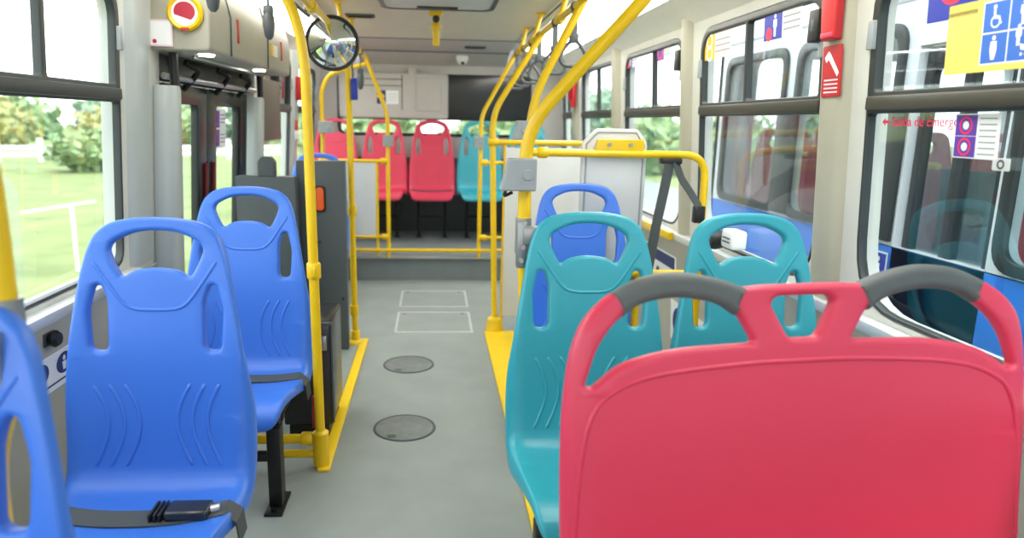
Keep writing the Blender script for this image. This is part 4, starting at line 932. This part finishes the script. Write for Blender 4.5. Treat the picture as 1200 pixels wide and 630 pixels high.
for u in (-3.5, -3.28): obj('blue_oval', MB().poly([(u + 0.085 * math.cos(k * PI / 12), 0.25 + 0.085 * math.sin(k * PI / 12)) for k in range(24)], fnq, 0.002), M['navy'], lk)

# ------------------------------------------------------------------ outside
gm = MB().box((-80, -60, -1.05), (80, 120, -1.0)); g = obj('lawn', gm, M['grass'], smooth=0); g['kind'] = 'structure'
am = MB().box((-3.2, -20, -1.0), (9.0, 60, -0.985)); a = obj('pavement', am, M['asphalt'], smooth=0); a['kind'] = 'structure'
fe = thing('white_fence', 'white post and rail fence across the lawn outside the left window', 'fence', (-18, 34, -1.0))
fx0, fy0, fx1, fy1 = -36.0, 27.0, -8.0, 41.0
NP = 19
for k in range(NP):
    t = k / (NP - 1); x, y = fx0 + (fx1 - fx0) * t, fy0 + (fy1 - fy0) * t
    obj('post', MB().box((x - 0.10, y - 0.10, -1.0), (x + 0.10, y + 0.10, 0.12), 0.02), M['fence'], fe)
for z in (-0.30, -0.62):
    d = Vector((fx1 - fx0, fy1 - fy0, 0)).normalized(); nn = Vector((-d.y, d.x, 0)) * 0.04
    a_, b_ = Vector((fx0, fy0, z)), Vector((fx1, fy1, z)); vs = []
    for p_ in (a_, b_):
        vs += [p_ - nn - Vector((0, 0, 0.10)), p_ + nn - Vector((0, 0, 0.10)), p_ + nn + Vector((0, 0, 0.10)), p_ - nn + Vector((0, 0, 0.10))]
    obj('rail', MB().add(vs, [(0, 1, 2, 3), (7, 6, 5, 4), (0, 4, 5, 1), (1, 5, 6, 2), (2, 6, 7, 3), (3, 7, 4, 0)]), M['fence'], fe)
kb = tag(obj('path_kerb', MB().tube([(-9.55, 16.9, -0.985), (-9.0, 19.3, -0.985)], 0.035, n=8), M['fence']), 'white kerb strip lying across the grass outside the left window', 'kerb')
wp = tag(obj('marker_post', MB().box((-5.27, 10.5, -1.0), (-5.22, 10.55, 0.0), 0.02), M['fence']), 'white marker post on the grass near the left window edge', 'post')

def blob_leaves(c, rad, n, sz, seed):
    rn = random.Random(seed); m = MB()
    for _ in range(n):
        while True:
            d = Vector((rn.uniform(-1, 1), rn.uniform(-1, 1), rn.uniform(-1, 1)))
            if 0.2 < d.length < 1: break
        d = d.normalized() * (0.55 + 0.5 * rn.random()) * (0.85 + 0.15 * math.sin(5 * d.x + 7 * d.z))
        p = Vector((c[0] + d.x * rad[0], c[1] + d.y * rad[1], c[2] + d.z * rad[2]))
        u = Vector((rn.uniform(-1, 1), rn.uniform(-1, 1), rn.uniform(-1, 1))).normalized(); w_ = u.orthogonal().normalized()
        s_ = sz * rn.uniform(0.6, 1.3)
        m.add([p - u * s_, p + w_ * s_ * 0.6, p + u * s_, p - w_ * s_ * 0.6], [(0, 1, 2, 3)])
    return m
def tree(name, label, cat, x, y, h_, r_, leafm, seed, n=900, trunk=True, group=None):
    t = thing(name, label, cat, (x, y, -1.0), group)
    zc = -1.0 + h_ - r_ * 0.9 if trunk else -1.0 + h_ * 0.5
    obj('foliage', blob_leaves((x, y, zc), (r_, r_, r_ * 0.9 if trunk else h_ * 0.55), n, r_ * 0.14, seed), M[leafm], t, smooth=0)
    core = MB(); core.lathe([(0.0, -0.7), (0.5, -0.5), (0.7, 0.0), (0.5, 0.5), (0.0, 0.7)], n=14)
    core.v = [(x + v[0] * r_, y + v[1] * r_, zc + v[2] * (r_ if trunk else h_ * 0.6)) for v in core.v]
    obj('inner_foliage', core, M[leafm], t)
    if trunk: obj('trunk', MB().tube([(x, y, -1.0), (x + 0.05, y, zc - r_ * 0.3), (x + 0.1, y, zc)], 0.1, n=10, radii=[r_ * 0.10, r_ * 0.07, r_ * 0.04]), M['bark'], t)
    else: obj('stem', MB().tube([(x, y, -1.0), (x, y, zc)], 0.06, n=8), M['bark'], t)
tree('garden_bush', 'round green bush in front of the white fence', 'bush', -14.2, 30.0, 1.75, 1.5, 'leaf', 1, 900, False)
tree('garden_bush', 'yellowish bush just behind the white fence', 'bush', -18.3, 41.5, 2.6, 1.9, 'leaf_y', 2, 900, False)
tree('garden_bush', 'low green bush at the far left of the fence', 'bush', -18.5, 29.0, 1.6, 1.2, 'leaf', 3, 700, False)
tree('garden_bush', 'pale green hedge bush behind the left half of the rear window', 'bush', -2.6, 26, 3.2, 2.6, 'leaf', 5, 900, False)
tree('garden_bush', 'pale green hedge bush behind the right half of the rear window', 'bush', 2.8, 27, 3.2, 2.6, 'leaf', 6, 900, False)
tl = [(-34, 46, 3.9, 2.6, 'leaf'), (-29, 50, 3.5, 2.4, 'leaf_y'), (-24.5, 55, 3.6, 2.6, 'leaf_d'), (-21, 62, 3.7, 2.6, 'leaf'), (-43, 56, 4.2, 3.2, 'leaf_d'), (-16, 64, 3.6, 2.6, 'leaf_d'), (-11, 58, 3.4, 2.4, 'leaf'), (-38, 68, 4.6, 4.2, 'leaf'), (-31, 72, 4.6, 4.2, 'leaf_d'), (-24.5, 76, 4.8, 4.2, 'leaf'), (-17.5, 78, 4.8, 4.2, 'leaf_d')]
tn = ['broad green tree at the left end of the tree line behind the fence', 'yellow green tree second from the left behind the fence', 'dark green tree in the middle of the tree line', 'green tree right of the middle of the tree line', 'tall dark green tree far behind the left fence end', 'dark green tree near the window edge behind the fence', 'light green tree behind the bus door', 'broad green tree in the far row, left end', 'dark tree in the far row, second from the left', 'green tree in the far row, third from the left', 'dark tree in the far row, right end']
for i, ((x, y, h_, r_, lm), l_) in enumerate(zip(tl, tn)): tree('park_tree', l_, 'tree', x, y, h_, r_, lm, 20 + i, 900, True, 'trees behind the fence')
tr = [(13, 30, 3.3, 2.2, 'leaf'), (9.5, 42, 4.6, 2.6, 'leaf_d'), (19, 34, 3.6, 2.4, 'leaf_d'), (15, 15, 3.6, 2.2, 'leaf'), (17, 8.5, 3.8, 2.4, 'leaf_d'), (18, 2.0, 3.8, 2.4, 'leaf'), (10.2, 34, 3.4, 2.6, 'leaf'), (13.5, 46, 4.0, 3.0, 'leaf_d')]
tn = ['green tree hidden mostly behind the end of the neighbouring bus', 'dark green tree seen through the rearmost right windows', 'tall dark green tree behind the end of the neighbouring bus', 'green tree behind the neighbouring bus', 'dark green tree seen through the neighbouring bus windows', 'green tree at the right edge behind the neighbouring bus', 'pale green tree seen above the yellow guard rail through the third window', 'far dark green tree seen through the third right window']
for i, ((x, y, h_, r_, lm), l_) in enumerate(zip(tr, tn)): tree('park_tree', l_, 'tree', x, y, h_, r_, lm, 40 + i, 900, True, 'trees right of the bus')

# neighbouring bus
NX0, NX1, NY0, NY1, NZ = 2.0, 4.35, -4.0, 4.95, -0.55
nb = thing('bus', 'blue and white bus parked alongside outside the right windows', 'bus', (3.2, 0.5, -1.0))
fnN = lambda y, z, t: (NX0 + 0.03 + t, y, z); fnN2 = lambda y, z, t: (NX1 - 0.03 + t, y, z)
wins = [(3.99, 4.78), (2.98, 3.83), (1.10, 2.30), (-0.6, 0.9), (-2.4, -0.8)]
dor = (2.36, 2.88)
obj('blue_side', MB().plate(rect(NY0, NY1, NZ, 0.78), [rect(dor[0], dor[1], NZ + 0.1, 0.779)], 0.03, 0.003, fnN), M['busblue'], nb)
obj('white_side', MB().plate(rect(NY0, NY1, 0.78, 2.0), [rect(a, b, 0.82, 1.70, 0.09) for a, b in wins] + [rect(dor[0], dor[1], 0.781, 1.62)], 0.03, 0.003, fnN), M['buswhite'], nb)
obj('far_side', MB().plate(rect(NY0, NY1, NZ, 2.0), [rect(a, b, 0.80, 1.72, 0.08) for a, b in ((3.5, 4.8), (2.1, 3.42), (0.7, 2.02), (-0.7, 0.62), (-2.4, -0.78))], 0.03, 0.003, fnN2), M['buswhite'], nb)
rp = [(NX0, 1.98), (NX0 + 0.04, 2.08), (NX0 + 0.25, 2.20), (NX0 + 0.7, 2.26), (NX1 - 0.7, 2.26), (NX1 - 0.25, 2.20), (NX1 - 0.04, 2.08), (NX1, 1.98)]
obj('roof', MB().plate(rp, [], (NY1 - NY0) / 2, 0.01, lambda x, z, t: (x, (NY0 + NY1) / 2 + t, z)), M['buswhite'], nb)
obj('roof_seam', MB().box((NX0 - 0.006, NY0, 1.81), (NX0 + 0.002, NY1, 1.825)), M['box_grey'], nb)
fnN3 = lambda x, z, t: (x, NY1 - 0.03 + t, z)
obj('end_wall', MB().plate(rect(NX0, NX1, NZ, 2.0, 0.02), [rect(NX0 + 0.25, NX1 - 0.25, 0.9, 1.75, 0.1)], 0.03, 0.003, fnN3), M['buswhite'], nb)
obj('bus_floor', MB().box((NX0 + 0.05, NY0, -0.1), (NX1 - 0.05, NY1 - 0.05, 0.0)), M['step'], nb)
for i, (a, b) in enumerate(wins):
    g = obj('window_gasket', MB().plate(rect(a - 0.03, b + 0.03, 0.79, 1.73, 0.11), [rect(a + 0.02, b - 0.02, 0.835, 1.68, 0.08)], 0.012, 0.003, lambda y, z, t: (NX0 - 0.004 + t, y, z)), M['frame'], nb)
    obj('pane', MB().plate(rect(a + 0.01, b - 0.01, 0.82, 1.69, 0.085), [], 0.003, 0.0008, lambda y, z, t: (NX0 + t, y, z)), M['tinted'], g)
dl = obj('door_leaf', MB().plate(rect(dor[0] + 0.005, dor[1] - 0.005, NZ + 0.1, 1.61, 0.02), [rect(dor[0] + 0.06, (dor[0] + dor[1]) / 2 - 0.03, -0.2, 1.53, 0.03), rect((dor[0] + dor[1]) / 2 + 0.03, dor[1] - 0.06, -0.2, 1.53, 0.03)], 0.015, 0.003, lambda y, z, t: (NX0 + 0.05 + t, y, z)), M['blackgloss'], nb)
obj('door_glass', MB().plate(rect(dor[0] + 0.05, dor[1] - 0.05, -0.21, 1.54, 0.02), [], 0.003, 0.0005, lambda y, z, t: (NX0 + 0.05 + t, y, z)), M['tinted'], dl)
for x, y in ((NX0, 3.9), (NX0, -1.6)):
    obj('wheel', MB().lathe([(0.0, 0.10), (0.2, 0.08), (0.24, 0.02), (0.42, 0.0), (0.47, 0.04), (0.47, 0.24), (0.0, 0.24)], (x - 0.01, y, -0.53), 'x', 36), M['black'], nb)
for y in (4.62, 3.95, 3.30):
    for x in (2.36, 2.84, 3.85):
        m = MB(); m.v = [(v[0] + x, v[1] + y, v[2] + 0.25) for v in seat_shell().v] if False else []
        m.plate(rnd([(-0.22, 0.40), (0.22, 0.40), (0.20, 0.85), (0.16, 1.05), (-0.16, 1.05), (-0.20, 0.85)], 0.05), [rect(-0.10, 0.10, 0.93, 1.01, 0.03)], 0.015, 0.006, lambda a, b, t: (x + a, y + t + 0.06 * (b - 0.4), b + 0.22))
        m.box((x - 0.21, y - 0.42, 0.60), (x + 0.21, y, 0.64), 0.012).box((x - 0.03, y - 0.25, 0.0), (x + 0.03, y - 0.2, 0.6))
        obj('passenger_seat', m, M['red'], nb)
for a, b in ((3.80, 4.02), (2.89, 3.01)):
    obj('pillar_panel', MB().box((NX0 - 0.02, a, 0.80), (NX0 - 0.002, b, 1.36), 0.004), M['frame'], nb)
obj('fill_light_strip', MB().box((2.9, -3.5, 2.12), (3.3, 4.6, 2.14)), M['led'], nb)  # glowing strip added as fill to brighten this bus inside, not a known lamp
ya_ = MB().tube([(2.32, 4.2, 0.0), (2.32, 4.2, 1.28), (2.32, 3.95, 1.38), (2.32, 3.3, 1.40)], 0.018, 0.12)
obj('yellow_pole', ya_, M['yellow'], nb)
obj('yellow_pole', MB().tube([(2.32, 4.8, 1.12), (2.32, 3.1, 1.12)], 0.016), M['yellow'], nb)
obj('yellow_pole', MB().tube([(2.5, 2.28, 0.0), (2.5, 2.28, 1.9)], 0.018), M['yellow'], nb)
obj('yellow_pole', MB().tube([(2.3, 1.93, 0.0), (2.3, 1.93, 1.02), (2.3, 1.2, 1.02)], 0.02, 0.08), M['yellow'], nb)
obj('yellow_pole', MB().tube([(2.6, 2.55, 0.98), (2.6, 2.15, 0.98)], 0.018), M['yellow'], nb)
obj('inner_panel', MB().box((2.62, 2.2, 0.3), (2.65, 2.62, 1.28), 0.01), M['busgrey'], nb)
obj('inner_panel', MB().box((3.4, 2.7, 0.0), (4.2, 2.74, 1.95), 0.01), M['dark'], nb)
obj('inner_panel', MB().box((2.5, 3.0, 0.0), (2.54, 3.5, 1.1), 0.01), M['teal_dim'], nb)
fnS = lambda u, v, t: (NX0 - 0.003 - t, -u, v)
d = obj('decal', MB().plate(rect(-3.02, -2.895, 0.60, 0.75), [], 0.001, 0.0002, fnS), M['signblue'], nb)
obj('decal_border', MB().plate(rect(-3.02, -2.895, 0.60, 0.75), [rect(-3.012, -2.903, 0.608, 0.742)], 0.0012, 0.0, lambda u, v, t: fnS(u, v, 0.0015 + t)), M['signwhite'], d)
obj('decal_figure', MB().disc(-2.957, 0.715, 0.012, fnS, 0.002, 12).poly([(-2.972, 0.695), (-2.942, 0.695), (-2.947, 0.62), (-2.967, 0.62)], fnS, 0.002), M['signwhite'], d)
m = MB(); ring(m, -3.45, 0.56, 0.07, 0.10, 0.002, fnS); m.disc(-3.49, 0.72, 0.028, fnS, 0.002, 14); m.poly([(-3.51, 0.69), (-3.46, 0.69), (-3.455, 0.61), (-3.38, 0.61), (-3.33, 0.50), (-3.36, 0.485), (-3.41, 0.575), (-3.505, 0.575)], fnS, 0.0025)
obj('wheelchair_decal', m, M['signwhite'], nb)

# ------------------------------------------------------------------ light, sky, camera
wd = bpy.data.worlds.new('World'); bpy.context.scene.world = wd; wd.use_nodes = True
nt = wd.node_tree; bg = nt.nodes['Background']
tc = nt.nodes.new('ShaderNodeTexCoord'); sp = nt.nodes.new('ShaderNodeSeparateXYZ'); rp = nt.nodes.new('ShaderNodeValToRGB')
nt.links.new(tc.outputs['Generated'], sp.inputs[0]); nt.links.new(sp.outputs['Z'], rp.inputs['Fac'])
rp.color_ramp.elements[0].color = (0.95, 0.98, 1.0, 1); rp.color_ramp.elements[1].color = (0.84, 0.92, 1.0, 1)
nt.links.new(rp.outputs['Color'], bg.inputs['Color']); bg.inputs['Strength'].default_value = 2.6
sn = bpy.data.lights.new('sun', 'SUN'); sn.energy = 1.2; sn.angle = math.radians(20); sn.color = (1, 0.97, 0.92)
so = bpy.data.objects.new('sun', sn); C.objects.link(so); so.rotation_euler = (math.radians(28), math.radians(14), 0)

cam = bpy.data.cameras.new('camera'); co = bpy.data.objects.new('camera', cam); C.objects.link(co)
Rm = Matrix(((0.99752622, -0.00399013, -0.07018206), (-0.0678582, 0.20595559, -0.97620569), (0.01834957, 0.9785532, 0.20517534)))
co.matrix_world = Matrix.Translation((0, 0, 1.28)) @ Rm.to_4x4()
cam.sensor_fit = 'HORIZONTAL'; cam.sensor_width = 36; cam.lens = 820 * 36 / 1200; cam.shift_x = 35 / 1200; cam.clip_start = 0.02; cam.clip_end = 400
cam.dof.use_dof = True; cam.dof.focus_distance = 2.2; cam.dof.aperture_fstop = 2.2
sc = bpy.context.scene; sc.camera = co
sc.view_settings.view_transform = 'Standard'; sc.view_settings.look = 'None'; sc.view_settings.gamma = 1; sc.view_settings.use_curve_mapping = False
sc.view_settings.exposure = 0.92
sc.cycles.use_denoising = True; sc.cycles.max_bounces = 12; sc.cycles.diffuse_bounces = 6; sc.cycles.transparent_max_bounces = 24; sc.cycles.sample_clamp_indirect = 6
